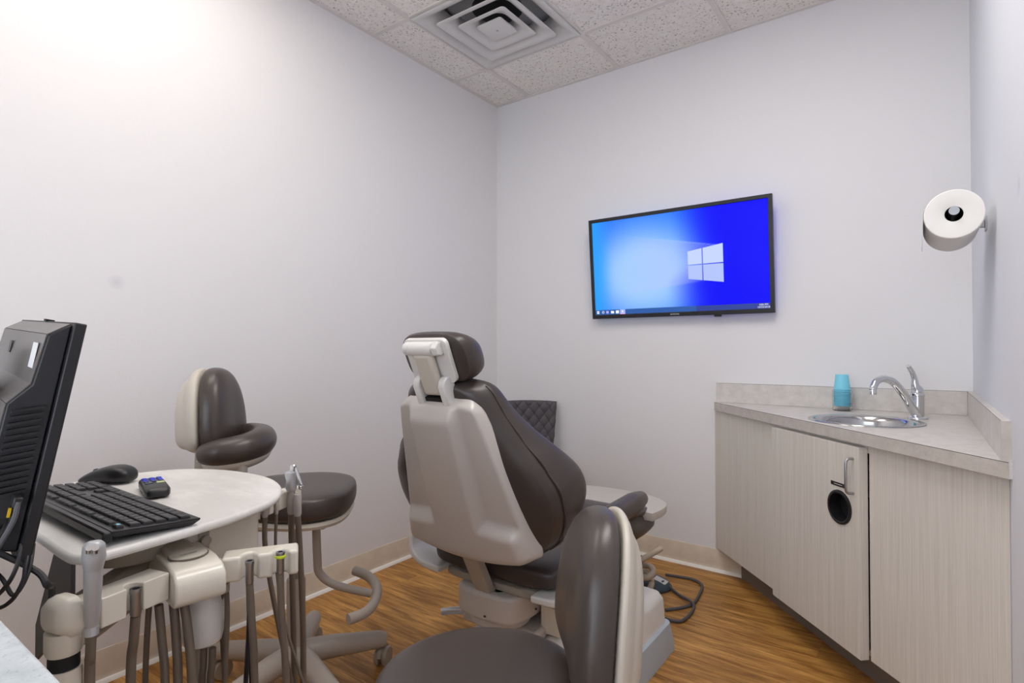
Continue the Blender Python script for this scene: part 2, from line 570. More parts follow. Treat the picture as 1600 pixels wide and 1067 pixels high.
def troffer(x0, x1, y0, y1, matname, label):
    t = thing('ceiling_light', label, 'ceiling light', ((x0 + x1) / 2, (y0 + y1) / 2, HT))
    w, h = (x1 - x0) / 2 - bw, (y1 - y0) / 2 - bw
    fr = MB().prism([(-w, -h), (w, -h), (w, h), (-w, h)], 0.004, 0.07, [[(-w + .03, -h + .03), (w - .03, -h + .03), (w - .03, h - .03), (-w + .03, h - .03)]])
    fr.obj('frame', 'vent_white', t, smooth=False)
    MB().box((-w + 0.031, -h + 0.031, 0.012), (w - 0.031, h - 0.031, 0.02)).obj('diffuser', matname, t, smooth=False)
    MB().box((-w + .031, -h + .031, 0.05), (w - .031, h - .031, 0.069)).obj('housing', 'vent_white', t, smooth=False)
troffer(gx[1], gx[2], gy[5], gy[3], 'lamp_warm', 'recessed ceiling light panel above the keyboard table')
troffer(gx[3], gx[4], gy[4], gy[2], 'lamp_added', 'recessed light panel added above the operator stool to brighten the back wall')

# ---- supply air diffuser
vx, vy, vh = (gx[1] + gx[2]) / 2, (gy[1] + gy[2]) / 2, (gx[2] - gx[1]) / 2 - 0.004
vent = thing('ceiling_vent', 'square white ceiling air vent with stepped concentric louvres', 'vent', (vx, vy, HT))
def sq(h, r, z, n=5):
    return [(p[0], p[1], z) for p in rrect(2 * h, 2 * h, r, n)]
MB().loft([sq(vh, 0.004, -0.006), sq(vh * 0.945, 0.006, -0.007), sq(vh * 0.90, 0.02, -0.004), sq(vh * 0.82, 0.05, 0.010), sq(vh * 0.74, 0.07, 0.040), sq(vh * 0.70, 0.08, 0.075)], caps=False).obj('outer_frame', 'vent_white', vent, solid=0.0015)
for (s_, nm) in ((0.72, 'louvre'), (0.47, 'louvre')):
    MB().loft([sq(vh * s_, 0.02, -0.018), sq(vh * (s_ - 0.012), 0.02, -0.020), sq(vh * (s_ - 0.10), 0.025, -0.013), sq(vh * (s_ - 0.19), 0.05, 0.008), sq(vh * (s_ - 0.245), 0.05, 0.040)], caps=False).obj(nm, 'vent_white', vent, solid=0.0015)
MB().loft([sq(vh * 0.245, 0.012, -0.012), sq(vh * 0.245, 0.012, -0.020), sq(vh * 0.235, 0.012, -0.022)]).obj('centre_plate', 'vent_white', vent)
MB().lathe([(0.006, -0.0225), (0.006, -0.0235), (0.003, -0.0245)], 12).obj('screw', 'brushed', vent)
MB().lathe([(vh * 0.42, 0.085), (vh * 0.42, 0.095)], 32).obj('duct_dark_disc', 'vent_dark', vent)  # dark disc painting in the shade up the duct
MB().box((-vh + .005, -vh + .005, 0.09), (vh - .005, vh - .005, 0.099)).obj('housing', 'vent_grey', vent, smooth=False)

# ================================================================== TELEVISION
TVW, TVH = 0.965, 0.560
tl, br = at_y(915, 424, 2.85), at_y(1190, 397, 2.85)
tvc = at_y(1052, 410, 2.855)
tv = thing('television', 'wall television showing a blue desktop with a white window emblem', 'television', (tvc.x, 2.862, tvc.z))
TT = Matrix.Rotation(math.radians(5.2), 4, 'X')      # leans forward at the top
def tvM(*p): return TT @ Vector(p)
bz = 0.019
MB().prism([(-TVW / 2, -TVH / 2), (TVW / 2, -TVH / 2), (TVW / 2, TVH / 2), (-TVW / 2, TVH / 2)], -0.012, 0.012,
           [[(-TVW / 2 + bz, -TVH / 2 + 0.022), (TVW / 2 - bz, -TVH / 2 + 0.022), (TVW / 2 - bz, TVH / 2 - bz), (-TVW / 2 + bz, TVH / 2 - bz)]],
           M=TT @ Matrix.Rotation(PI / 2, 4, 'X')).obj('bezel', 'black_plastic', tv, bevel=0.002)
MB().box((-0.40, 0.0125, -0.22), (0.40, 0.035, 0.18), TT).obj('back_cover', 'black_plastic', tv, bevel=0.008)
MB().box((-0.12, 0.036, -0.10), (0.12, 0.060, 0.10)).obj('wall_mount', 'black_matte', tv)
MB().box((0.20, -0.010, -TVH / 2 - 0.010), (0.235, 0.004, -TVH / 2 + 0.001), TT).obj('sensor', 'black_plastic', tv, bevel=0.003)
# picture
SW0, SW1, SH0, SH1 = -TVW / 2 + bz, TVW / 2 - bz, -TVH / 2 + 0.022, TVH / 2 - bz
def pic(u, v):
    """u right, v up, 0..1 -> linear rgb"""
    # lit haze to the left of the emblem
    def mixc(a, c, t): return tuple(a[i] + (c[i] - a[i]) * t for i in range(3))
    cyan, pale, blue, deep = (40, 165, 255), (165, 208, 255), (40, 120, 255), (0, 0, 255)
    d = math.hypot((u - 0.33) / 0.50, (v - 0.42) / 0.72)
    c = mixc(pale, blue, sstep(0.25, 1.05, d))
    c = mixc(c, cyan, sstep(0.14, 0.0, u) * 0.9)
    c = mixc(c, deep, sstep(0.52, 0.84, u + 0.10 * (v - 0.4) + (0.10 if v < 0.25 else 0.10 * (1 - sstep(0.25, 0.5, v)))))
    # beams from the emblem
    top = 0.62 + (0.76 - u) * 0.36; bot = 0.30 - (0.76 - u) * 0.20
    if u < 0.76:
        inb = sstep(0, 0.012, top - v) * sstep(0, 0.03, v - bot)
        c = mixc(c, (200, 200, 255), 0.30 * inb * sstep(0.1, 0.5, u))
        c = mixc(c, (225, 235, 255), 0.45 * math.exp(-((v - top) / 0.006) ** 2) * sstep(0.15, 0.7, u))
    return tuple(lin(c)[:3])
nu, nv = 200, 112
mb = MB().grid(lambda u, v: tvM(SW0 + (SW1 - SW0) * u, -0.006, SH0 + (SH1 - SH0) * v), nu, nv)
scr = mb.obj('screen', 'screen', tv, smooth=False)
ca = scr.data.color_attributes.new('picture', 'FLOAT_COLOR', 'POINT')
for idx in range(len(scr.data.vertices)):
    i, j = idx % (nu + 1), idx // (nu + 1)
    ca.data[idx].color = pic(i / nu, j / nv) + (1,)
def scr_quad(name, pts, matname, parent=tv, off=-0.0068):
    P = [tvM(SW0 + (SW1 - SW0) * u, off, SH0 + (SH1 - SH0) * v) for u, v in pts]
    Q = [tvM(SW0 + (SW1 - SW0) * u, -0.0060, SH0 + (SH1 - SH0) * v) for u, v in pts]
    return MB().loft([P, Q]).obj(name, matname, parent, smooth=False)
emit('scr_logo_a', lin((196, 212, 255))[:3], 0.62)
emit('scr_logo_b', lin((176, 194, 252))[:3], 0.62)
emit('scr_bar', lin((8, 84, 165))[:3], 0.62)
emit('scr_bar2', lin((8, 50, 150))[:3], 0.62)
# four panes of the emblem, drawn in perspective
lx0, lx1 = 0.582, 0.772
lt0, lb0, lt1, lb1 = 0.592, 0.322, 0.640, 0.270
xm = 0.662
def edge(u, top): 
    t = (u - lx0) / (lx1 - lx0)
    return (lt0 + (lt1 - lt0) * t) if top else (lb0 + (lb1 - lb0) * t)
def midv(u): return (edge(u, True) + edge(u, False)) / 2
for (a, c) in ((lx0, xm - 0.003), (xm + 0.003, lx1)):
    scr_quad('emblem_pane', [(a, midv(a) + .005), (c, midv(c) + .005), (c, edge(c, True)), (a, edge(a, True))], 'scr_logo_a')
    scr_quad('emblem_pane', [(a, edge(a, False)), (c, edge(c, False)), (c, midv(c) - .005), (a, midv(a) - .005)], 'scr_logo_b')
scr_quad('task_bar', [(0, 0), (0.62, 0), (0.62, 0.052), (0, 0.052)], 'scr_bar')
scr_quad('task_bar', [(0.62, 0), (1, 0), (1, 0.052), (0.62, 0.052)], 'scr_bar2')
scr_quad('task_button', [(0.163, 0.001), (0.197, 0.001), (0.197, 0.051), (0.163, 0.051)], 'scr_lilac', off=-0.0074)
scr_quad('task_underline', [(0.164, 0.001), (0.196, 0.001), (0.196, 0.006), (0.164, 0.006)], 'scr_pink', off=-0.0080)
for (a, c, mm) in ((0.010, 0.0165, 'scr_white'), (0.0175, 0.025, 'scr_white')):
    scr_quad('start_icon', [(a, 0.013), (c, 0.010), (c, 0.025), (a, 0.025)], mm, off=-0.0074)
    scr_quad('start_icon', [(a, 0.028), (c, 0.028), (c, 0.043), (a, 0.040)], mm, off=-0.0074)
rg = MB()
su, sv = (SW1 - SW0), (SH1 - SH0)
rg.tube([tvM(SW0 + su * 0.052 + 0.006 * math.cos(a), -0.0076, SH0 + sv * 0.027 + 0.006 * math.sin(a)) for a in [k * 2 * PI / 14 for k in range(15)]], 0.0012, 6)
rg.obj('search_icon', 'scr_white', tv)
scr_quad('task_icon', [(0.073, 0.014), (0.088, 0.014), (0.088, 0.039), (0.073, 0.039)], 'scr_violet', off=-0.0074)
scr_quad('folder_icon', [(0.104, 0.012), (0.124, 0.012), (0.124, 0.036), (0.104, 0.040)], 'scr_white', off=-0.0074)
scr_quad('mail_icon', [(0.136, 0.010), (0.156, 0.010), (0.156, 0.042), (0.136, 0.042)], 'scr_white', off=-0.0074)
scr_quad('task_icon', [(0.174, 0.020), (0.186, 0.020), (0.182, 0.042), (0.177, 0.042)], 'scr_white', off=-0.0080)
def tv_text(body, u, v, size, matname, name='lettering', z=-0.0076, absx=None, absz=None):
    me = text_mesh(body, size)
    M = TT @ Matrix.Translation((absx if absx is not None else SW0 + su * u, z, absz if absz is not None else SH0 + sv * v)) @ Matrix.Rotation(PI / 2, 4, 'X')
    me.transform(M)
    return link(name, me, matname, tv)
tv_text('4:06 PM', 0.968, 0.037, 0.0125, 'scr_white', 'clock_lettering')
tv_text('10/23/2018', 0.968, 0.014, 0.0125, 'scr_white', 'date_lettering')
tv_text('SAMSUNG', 0, 0, 0.0105, 'label_white', 'brand_lettering', -0.0126, 0.0, -TVH / 2 + 0.011)

# ================================================================== CORNER CABINET
FX0 = (-0.846, 2.93)
ex = Vector((0.678, -0.735)).normalized()
crz = math.atan2(ex.y, ex.x)
cab = thing('corner_cabinet', 'pale laminate corner cabinet with a round waste hole in its door', 'cabinet', (FX0[0], FX0[1], 0), crz)
LEN = (XR - FX0[0]) / ex.x
CT_TOP, CT_BOT = 0.860, 0.820
ZB = 0.122
s0, s1 = 0.557, 1.049
# fixed panels (mitred to the walls)
MB().prism([(0.004, 0.0), (s0 + 0.02, 0.0), (s0 + 0.02, 0.018), (0.024, 0.018)], ZB, CT_BOT - 0.001).obj('side_panel', 'laminate', cab, smooth=False)
MB().prism([(s1 + 0.004, 0.0), (LEN - 0.001, 0.0), (LEN - 0.020, 0.018), (s1 + 0.004, 0.018)], ZB, CT_BOT - 0.001).obj('side_panel', 'laminate', cab, smooth=False)
MB().box((s0 + 0.02, 0.0, CT_BOT - 0.03), (s1 + 0.003, 0.018, CT_BOT - 0.001)).obj('top_rail', 'laminate', cab, smooth=False)
MB().prism([(0.05, 0.020), (LEN - 0.05, 0.020), (LEN / 2, 0.62)], ZB, ZB + 0.018).obj('bottom_board', 'laminate', cab, smooth=False)
MB().prism([(0.10, 0.085), (LEN - 0.10, 0.085), (LEN - 0.12, 0.103), (0.12, 0.103)], 0.0, ZB - 0.001).obj('toe_kick', 'toe_kick', cab, smooth=False)
hole_s, hole_z, hole_r = 0.955, 0.591, 0.051
MX = Matrix.Rotation(PI / 2, 4, 'X')        # prism z -> local -y
door = MB().prism([(s0, ZB), (s1 - 0.002, ZB), (s1 - 0.002, CT_BOT - 0.012), (s0, CT_BOT - 0.012)], 0.001, 0.031, [circle(hole_s, hole_z, hole_r, 36)], M=MX).obj('door', 'laminate', cab, smooth=False)
hz = MB()
hs = 1.020
hz.tube([(hs, -0.0305, 0.768), (hs, -0.048, 0.768), (hs, -0.055, 0.763), (hs, -0.058, 0.752), (hs, -0.058, 0.670), (hs, -0.055, 0.659), (hs, -0.048, 0.654), (hs, -0.0305, 0.654)], 0.0045, 10)
hz.obj('handle', 'brushed', door, angle=60)
gr = MB().lathe([(hole_r - 0.004, -0.05), (hole_r - 0.004, 0.0355), (hole_r, 0.0375), (hole_r + 0.006, 0.0355), (hole_r + 0.007, 0.0312), (hole_r - 0.0002, 0.0312), (hole_r - 0.0002, -0.05)], 36, (hole_s, hole_z, 0), MX, caps=False)
gr.obj('waste_ring', 'black_plastic', door)
MB().lathe([(hole_r - 0.0045, -0.012), (hole_r - 0.0045, -0.008)], 36, (hole_s, hole_z, 0), MX).obj('hole_dark_disc', 'black_matte', door)  # black disc painting in the dark inside the waste hole
MB().box((0.913, -0.0325, 0.660), (0.983, -0.0311, 0.673)).obj('name_plate', 'black_plastic', door, smooth=False)
MB().box((0.929, -0.0329, 0.6658), (0.969, -0.0326, 0.6674)).obj('name_plate_line', 'label_white', door, smooth=False)

# ---- counter top with back splash
ct = thing('countertop', 'speckled grey laminate corner countertop with upstand along two walls', 'countertop', (XR, YB, 0))
SINK = (-0.165, 2.47)
cfront = [(-0.838 - XR, 2.90 - YB), (-0.838 - XR, 0.0), (0.0, 0.0), (0.0, 1.775 - YB), (-0.006, 1.775 - YB)]
MB().prism([(p[0], p[1]) for p in cfront], CT_BOT, CT_TOP, [circle(SINK[0] - XR, SINK[1] - YB, 0.172, 48)]).obj('slab', 'counter_lam', ct, smooth=False)
BS = 0.098
MB().box((-0.832 - XR, -0.019, CT_TOP + 0.0002), (-0.0192, 0.0, CT_TOP + BS)).obj('upstand', 'counter_lam', ct, bevel=0.0015)
MB().box((-0.019, 1.782 - YB, CT_TOP + 0.0002), (0.0, 0.0, CT_TOP + BS)).obj('upstand', 'counter_lam', ct, bevel=0.0015)

simple('seam', (98, 90, 84), 0.6)
speckle('counter_lam_shaded', (190, 183, 176), (203, 196, 189), (172, 165, 158), 160, 0.42)  # same laminate as the top, darkened for the shade on its front
fa_, fb_ = Vector(cfront[0]).to_2d(), Vector(cfront[4]).to_2d()
fu = (fb_ - fa_).normalized(); fn = Vector((fu.y, -fu.x))
if fn.y > 0: fn = -fn
def strip(o0, o1, z0, z1, name, mat):
    MB().prism([tuple(fa_ + fn * o0), tuple(fb_ + fn * o0), tuple(fb_ + fn * o1), tuple(fa_ + fn * o1)], z0, z1).obj(name, mat, ct, smooth=False)
strip(0.0002, 0.0014, CT_BOT, CT_TOP - 0.0016, 'edge_band', 'counter_lam_shaded')
strip(0.0001, 0.0015, CT_TOP - 0.0016, CT_TOP - 0.0002, 'seam', 'seam')
MB().box((-0.832 - XR, -0.0195, CT_TOP + BS - 0.0012), (-0.0192, -0.0191, CT_TOP + BS - 0.0002)).obj('seam', 'seam', ct, smooth=False)
MB().box((-0.0195, 1.782 - YB, CT_TOP + BS - 0.0012), (-0.0191, -0.0195, CT_TOP + BS - 0.0002)).obj('seam', 'seam', ct, smooth=False)
MB().box((-0.0192, 1.7816 - YB, CT_TOP + 0.0004), (0.0, 1.7819 - YB, CT_TOP + BS - 0.001)).obj('end_band', 'counter_lam_shaded', ct, smooth=False)

# ---- sink
sink = thing('round_sink', 'round stainless steel bowl sink set in the corner countertop', 'sink', (SINK[0], SINK[1], CT_TOP))
MB().lathe([(0.188, 0.0004), (0.187, 0.004), (0.180, 0.006), (0.172, 0.004), (0.166, -0.002), (0.160, -0.02), (0.152, -0.11), (0.135, -0.138), (0.10, -0.148), (0.03, -0.152), (0.029, -0.152)], 48, caps=False).obj('bowl', 'steel', sink, angle=60)
MB().lathe([(0.045, -0.150), (0.043, -0.1475), (0.030, -0.1475), (0.026, -0.151), (0.002, -0.151)], 28, caps=False).obj('drain', 'chrome', sink)
# ---- faucet
fb = Vector((-0.004, 2.668, CT_TOP))
fdir = (Vector((SINK[0] + 0.01, SINK[1] - 0.02, 0)) - Vector((fb.x, fb.y, 0))).normalized()
fa = thing('faucet', 'chrome single lever faucet with a curved spout over the sink', 'faucet', fb, math.atan2(fdir.y, fdir.x))
MB().lathe([(0.034, 0.0002), (0.034, 0.004), (0.030, 0.009), (0.022, 0.011)], 28).obj('base_flange', 'chrome', fa)
MB().lathe([(0.0215, 0.009), (0.0215, 0.088), (0.0235, 0.090), (0.0235, 0.098), (0.020, 0.104)], 28).obj('body', 'chrome', fa)
MB().tube([(0.006, 0, 0.016), (0.045, 0, 0.060), (0.09, 0, 0.112), (0.135, 0, 0.146), (0.18, 0, 0.158), (0.215, 0, 0.150), (0.232, 0, 0.130), (0.236, 0, 0.118)],
          [0.017, 0.0165, 0.0155, 0.0145, 0.0135, 0.013, 0.0125, 0.0125], 16, 5).obj('spout', 'chrome', fa)
MB().lathe([(0.0125, 0.0), (0.0132, -0.004), (0.0132, -0.018), (0.011, -0.019)], 18, (0.237, 0, 0.119)).obj('aerator', 'chrome', fa)
MB().tube([(0.0, 0, 0.092), (0.003, 0, 0.112), (0.012, 0, 0.128), (0.016, 0, 0.155), (0.030, 0, 0.182), (0.050, 0, 0.205)],
          [0.022, 0.021, 0.014, 0.010, 0.009, 0.008], 14, 4, flat=1.0).obj('lever', 'chrome', fa)
MB().lathe([(0.004, 0), (0.004, 0.002)], 12, (0, 0, 0), Matrix.Translation((0.0235, 0, 0.094)) @ Matrix.Rotation(PI / 2, 4, 'Y')).obj('marker', 'black_plastic', fa)

# ---- paper cups in a clear holder
cp = Vector((-0.272, 2.835, CT_TOP))
hold = thing('cup_holder', 'clear plastic holder for cups beside the faucet', 'cup holder', cp)
MB().lathe([(0.0003, 0.0002), (0.034, 0.0002), (0.0365, 0.003), (0.0385, 0.088), (0.0375, 0.088), (0.0364, 0.0212), (0.0325, 0.0210), (0.0320, 0.004), (0.030, 0.002), (0.0003, 0.002)], 28, caps=False).obj('container', 'clear', hold, angle=50)
cupme = None
for k in range(9):
    z = 0.020 + k * 0.0088
    if cupme is None:
        ro = lambda z_: 0.0325 - 0.1155 * (z_ - 0.001)
        prof_c = [(ro(0.001) - 0.0006, 0.001), (0.0350, 0.0024), (0.0350, 0.0036), (ro(0.0048), 0.0048), (ro(0.066), 0.066), (ro(0.066) - 0.0012, 0.0674), (0.0003, 0.0674), (0.0003, 0.0668), (ro(0.066) - 0.0014, 0.0668), (ro(0.066) - 0.0006, 0.0658), (ro(0.001) - 0.0006, 0.001)]
        cupme = MB().lathe(prof_c, 28, caps=False).mesh('paper_cup')
    c = link('paper_cup', cupme, 'cup_blue')
    c.location = cp + Vector((0, 0, z))
    ORD = ['lowest', 'second lowest', 'third lowest', 'fourth lowest', 'middle', 'fourth from the top', 'third from the top', 'second from the top', 'topmost']
    tag(c, 'light blue upside-down cup, ' + ORD[k] + ' of the nested stack', 'cup', 'blue cups in the clear holder')

# ================================================================== PAPER TOWEL ROLL
rc = Vector((0.085, 2.03, 1.515))
hd = thing('paper_towel_holder', 'metal rod towel holder fixed to the right wall', 'holder', (XR, 2.31, rc.z))
MB().tube([(rc.x - XR, 2.03 - 0.012 - 2.31, 0.0072), (rc.x - XR, 0.004, 0.0072)], 0.0125, 18).obj('rod', 'brushed', hd)
MB().box((rc.x - XR - 0.012, 0.004, 0.0), (-0.004, 0.010, 0.024)).obj('arm', 'brushed', hd, bevel=0.002)
MB().box((-0.005, -0.012, -0.010), (0.0, 0.025, 0.034)).obj('wall_plate', 'brushed', hd, bevel=0.001)
rl = thing('paper_towel_roll', 'white paper towel roll on the wall rod above the counter', 'paper roll', (rc.x, rc.y, rc.z))
MR = Matrix.Rotation(-PI / 2, 4, 'X')
RR, RI = 0.070, 0.0215
def ringp(r, z): return (r, z)
MB().lathe([(RI, 0.001), (RI + .002, 0.0), (RR - 0.002, 0.0), (RR, 0.002), (RR, 0.263), (RR - .002, 0.265), (RI, 0.265)], 56, M=MR, caps=False).obj('paper', 'paper', rl)
MB().lathe([(RI - 0.0004, 0.001), (RI - 0.0004, 0.264), (RI - 0.0018, 0.264), (RI - 0.0018, 0.001)], 40, M=MR, caps=False).obj('core', 'black_matte', rl)
sh = MB()
pts = []
for k in range(9):
    a = math.radians(160 + k * 3.2)
    pts.append((math.cos(a) * (RR + 0.0012), math.sin(a) * (RR + 0.0012)))
lastx, lastz = pts[-1]
for k in range(1, 7):
    pts.append((lastx - 0.0006 * k, lastz - 0.014 * k))
def sheet(u, v):
    i = v * (len(pts) - 1); i0 = min(int(i), len(pts) - 2); t = i - i0
    x = pts[i0][0] * (1 - t) + pts[i0 + 1][0] * t; z = pts[i0][1] * (1 - t) + pts[i0 + 1][1] * t
    taper = 1.0 if v < 0.7 else 1.0 - (v - 0.7) / 0.3 * (0.55 + 0.3 * math.sin(u * 17) * 0.3)
    return (x + 0.0015 * math.sin(u * 40) * max(0, v - .5), 0.003 + u * 0.26 * taper * (0.22 if v > 0.97 else 1), z)
sh.grid(sheet, 16, 14).obj('loose_sheet', 'paper', rl, solid=0.0005)

# ================================================================== PATIENT CHAIR
CX = -1.15
ch = thing('dental_chair', 'reclined patient dental chair with grey back shell and dark padding', 'dental chair', (CX, 1.42, 0))
# recline frame: origin at shell bottom centre
TH = math.radians(19)
RO = Vector((0, -0.03, 0.505))
RN = Vector((0, math.cos(TH), math.sin(TH)))        # out of the cushion, forwards
RU = Vector((0, -math.sin(TH), math.cos(TH)))       # up along the back
def rec(x, n, u):
    return RO + Vector((x, 0, 0)) + RN * n + RU * u
SHH = 0.528
wtab = [(0.0, 0.232), (0.015, 0.248), (0.04, 0.261), (0.08, 0.263), (0.30, 0.236), (0.55, 0.205), (0.80, 0.176), (0.93, 0.161), (0.965, 0.153), (0.985, 0.143), (1.0, 0.128)]
def shell_pt(a, t):
    """a 0..1 across, t 0..1 up"""
    u = a * 2 - 1
    # rounded outline
    w = interp(wtab, t, False)
    x = w * u
    drop = -0.035 * (1 - abs(u) ** 2) * (1 - sstep(0, 0.25, t))
    spine = 1 - sstep(0.070 + 0.012 * (1 - t), 0.100 + 0.016 * (1 - t), abs(x))
    skirt = 1 - sstep(0.17, 0.245, t - 0.05 * (1 - abs(u)))
    h = 0.030 * max(spine, skirt) * (1 - 0.8 * sstep(0.86, 0.98, t)) * (1 - sstep(0.80, 0.97, abs(u)))
    edge_ = sstep(0.90, 1.0, abs(u)) ** 2 * 0.040
    edge_ = max(edge_, sstep(0.10, 0.0, t) ** 2 * 0.05, sstep(0.93, 1.0, t) ** 2 * 0.045)
    n = -0.035 - h - 0.012 * (1 - u * u) + edge_ + 0.02 * 0
    return rec(x, n, t * SHH + drop - 0.028 * abs(u) ** 8 * sstep(0.75, 1.0, t))
MB().grid(lambda a, t: shell_pt(a, t), 60, 64).obj('back_shell', 'shell_grey', ch, solid=-0.008, sub=1)
# upholstered back with wings
Wt = [(-0.03, 0.20), (0.0, 0.245), (0.10, 0.305), (0.25, 0.335), (0.40, 0.335), (0.55, 0.295), (0.70, 0.235), (0.85, 0.190), (0.97, 0.165), (1.03, 0.135), (1.05, 0.09)]
Ft = [(-0.03, 0.09), (0.0, 0.13), (0.10, 0.19), (0.30, 0.215), (0.45, 0.195), (0.60, 0.15), (0.80, 0.105), (1.0, 0.085), (1.05, 0.05)]
def back_ring(t):
    W, Fd = interp(Wt, t), interp(Ft, t)
    half = [(0, -0.022), (W * 0.45, -0.022), (W * 0.75, -0.012), (W * 0.94, 0.012), (W * 1.0, 0.05), (W * 1.02, Fd * 0.62), (W * 0.99, Fd * 0.92), (W * 0.92, Fd), (W * 0.80, Fd * 0.88), (W * 0.6, Fd * 0.62), (W * 0.3, Fd * 0.42), (0, Fd * 0.38)]
    pts = [rec(x, n, t * SHH) for x, n in half] + [rec(-x, n, t * SHH) for x, n in half[-2:0:-1]]
    return pts
ts = [-0.03, -0.015, 0.0, 0.04, 0.10, 0.18, 0.26, 0.34, 0.42, 0.5, 0.58, 0.66, 0.75, 0.84, 0.92, 0.98, 1.02, 1.045, 1.055]
MB().loft([back_ring(t) for t in ts]).obj('back_cushion', 'leather_chair', ch, sub=2)
for sgn in (-1, 1):
    path = []
    for k in range(25):
        t = 0.02 + 0.99 * k / 24
        W, Fd = interp(Wt, t), interp(Ft, t)
        path.append(rec(sgn * W * 0.995, 0.046, t * SHH))
    MB().tube(path, 0.0035, 6, 2).obj('piping', 'leather_chair', ch)
# headrest: padded block, plate, hinge and bar
HO = rec(0.012, -0.02, SHH + 0.008)
def hr(x, n, u):                       # headrest frame leans a little further back than the shell
    a = math.radians(24)
    return HO + Vector((x, 0, 0)) + Vector((0, math.cos(a), math.sin(a))) * n + Vector((0, -math.sin(a), math.cos(a))) * u
rings = []
for (n, w, u0, u1) in ((0.022, 0.105, 0.030, 0.155), (0.028, 0.124, 0.014, 0.172), (0.055, 0.130, 0.006, 0.170), (0.090, 0.126, 0.006, 0.150), (0.120, 0.110, 0.014, 0.124), (0.136, 0.08, 0.030, 0.098), (0.142, 0.035, 0.050, 0.078)):
    c_ = (u0 + u1) / 2; hh = (u1 - u0) / 2
    rings.append([hr(w * math.copysign(abs(math.cos(a)) ** 0.55, math.cos(a)), n, c_ + hh * math.copysign(abs(math.sin(a)) ** 0.6, math.sin(a))) for a in [k * 2 * PI / 28 for k in range(28)]])
MB().loft(rings).obj('headrest_cushion', 'leather_chair', ch, sub=1)
def plate(pts, n0, n1, fn):
    mb = MB()
    return mb.loft([[fn(x, n0, u) for x, u in pts], [fn(x, n1, u) for x, u in pts]])
plate([(p[0], p[1] + 0.095) for p in rrect(0.165, 0.135, 0.018)], 0.006, 0.021, hr).obj('headrest_plate', 'shell_white', ch, bevel=0.002)
MB().tube([hr(-0.045, -0.004, 0.138), hr(0.045, -0.004, 0.138)], 0.021, 16).obj('headrest_hinge', 'shell_white', ch, bevel=0.003)
MB().tube([hr(-0.068, -0.002, 0.138), hr(-0.047, -0.002, 0.138)], 0.020, 16).obj('hinge_knob', 'shell_white', ch, bevel=0.004)
MB().tube([hr(0.047, -0.002, 0.138), hr(0.066, -0.002, 0.138)], [0.024, 0.021], 6).obj('hinge_knob', 'shell_white', ch, bevel=0.003)
def hbox(x0, x1, n0, n1, u0, u1):
    mb = MB().box((x0, n0, u0), (x1, n1, u1))
    for q in mb.bm.verts: q.co = hr(*q.co)
    return mb
hbox(-0.036, 0.036, -0.022, 0.004, -0.005, 0.128).obj('headrest_bar', 'stool_cream', ch, bevel=0.012, seg=3)
for sgn in (-1, 1):
    pts = [(-0.022, -0.035), (0.026, -0.035), (0.026, 0.03), (0.018, 0.046), (0.004, 0.052), (-0.012, 0.046), (-0.022, 0.03)]
    MB().loft([[hr(sgn * 0.0375 + (0 if e == 0 else sgn * 0.024), q[0] - 0.008, q[1]) for q in pts] for e in (0, 1)]).obj('headrest_bracket', 'shell_white', ch, bevel=0.004)
hbox(-0.036, 0.036, -0.02, 0.002, -0.034, -0.010).obj('bracket_bridge', 'black_plastic', ch)

# seat, leg rest and toe cover (local to the chair root; y forwards)
def L(x, y_, z): return (x, y_, z)
def slab_loft(stations, name, mat, sub=1, parent=ch, e=0.38, seg=32):
    """stations: (y, half width, z bottom, z top)"""
    rings = []
    for (y_, w, z0, z1) in stations:
        c_, hh = (z0 + z1) / 2, (z1 - z0) / 2
        rings.append([(w * math.copysign(abs(math.cos(a)) ** e, math.cos(a)), y_, c_ + hh * math.copysign(abs(math.sin(a)) ** (e + 0.25), math.sin(a))) for a in [k * 2 * PI / seg for k in range(seg)]])
    return MB().loft(rings).obj(name, mat, parent, sub=sub)
slab_loft([(0.025, 0.20, 0.395, 0.435), (0.032, 0.235, 0.382, 0.450), (0.06, 0.265, 0.375, 0.465), (0.20, 0.275, 0.375, 0.475), (0.42, 0.270, 0.380, 0.485), (0.56, 0.262, 0.385, 0.490), (0.60, 0.250, 0.395, 0.480), (0.61, 0.22, 0.41, 0.465)], 'seat_cushion', 'leather_chair')
slab_loft([(0.605, 0.22, 0.40, 0.46), (0.615, 0.25, 0.375, 0.478), (0.68, 0.245, 0.345, 0.490), (0.74, 0.240, 0.335, 0.480), (0.82, 0.235, 0.335, 0.455), (0.90, 0.230, 0.345, 0.440), (0.93, 0.22, 0.36, 0.43)], 'leg_cushion', 'leather_chair')
for sgn in (-1, 1):
    MB().tube([(sgn * 0.21, 0.58, 0.465), (sgn * 0.222, 0.66, 0.484), (sgn * 0.218, 0.74, 0.472), (sgn * 0.21, 0.84, 0.445)], [0.022, 0.03, 0.028, 0.015], 14, 5).obj('knee_bolster', 'leather_chair', ch)
toe = []
for k in range(33):
    a = PI * k / 32
    toe.append((0.283 * math.copysign(abs(math.cos(a)) ** 0.8, math.cos(a)), 0.83 + 0.215 * math.sin(a) ** 0.7))
toe = toe + [(-0.275, 0.76), (0.275, 0.76)]
mb = MB(); pillow(mb, toe, 0.425, 0.466, 0.22, 10); mb.obj('toe_cover', 'shell_grey', ch)
slab_loft([(0.03, 0.19, 0.345, 0.372), (0.05, 0.215, 0.338, 0.374), (0.55, 0.215, 0.335, 0.374), (0.90, 0.19, 0.325, 0.350), (0.92, 0.17, 0.33, 0.345)], 'seat_frame', 'cream_dark', e=0.2)
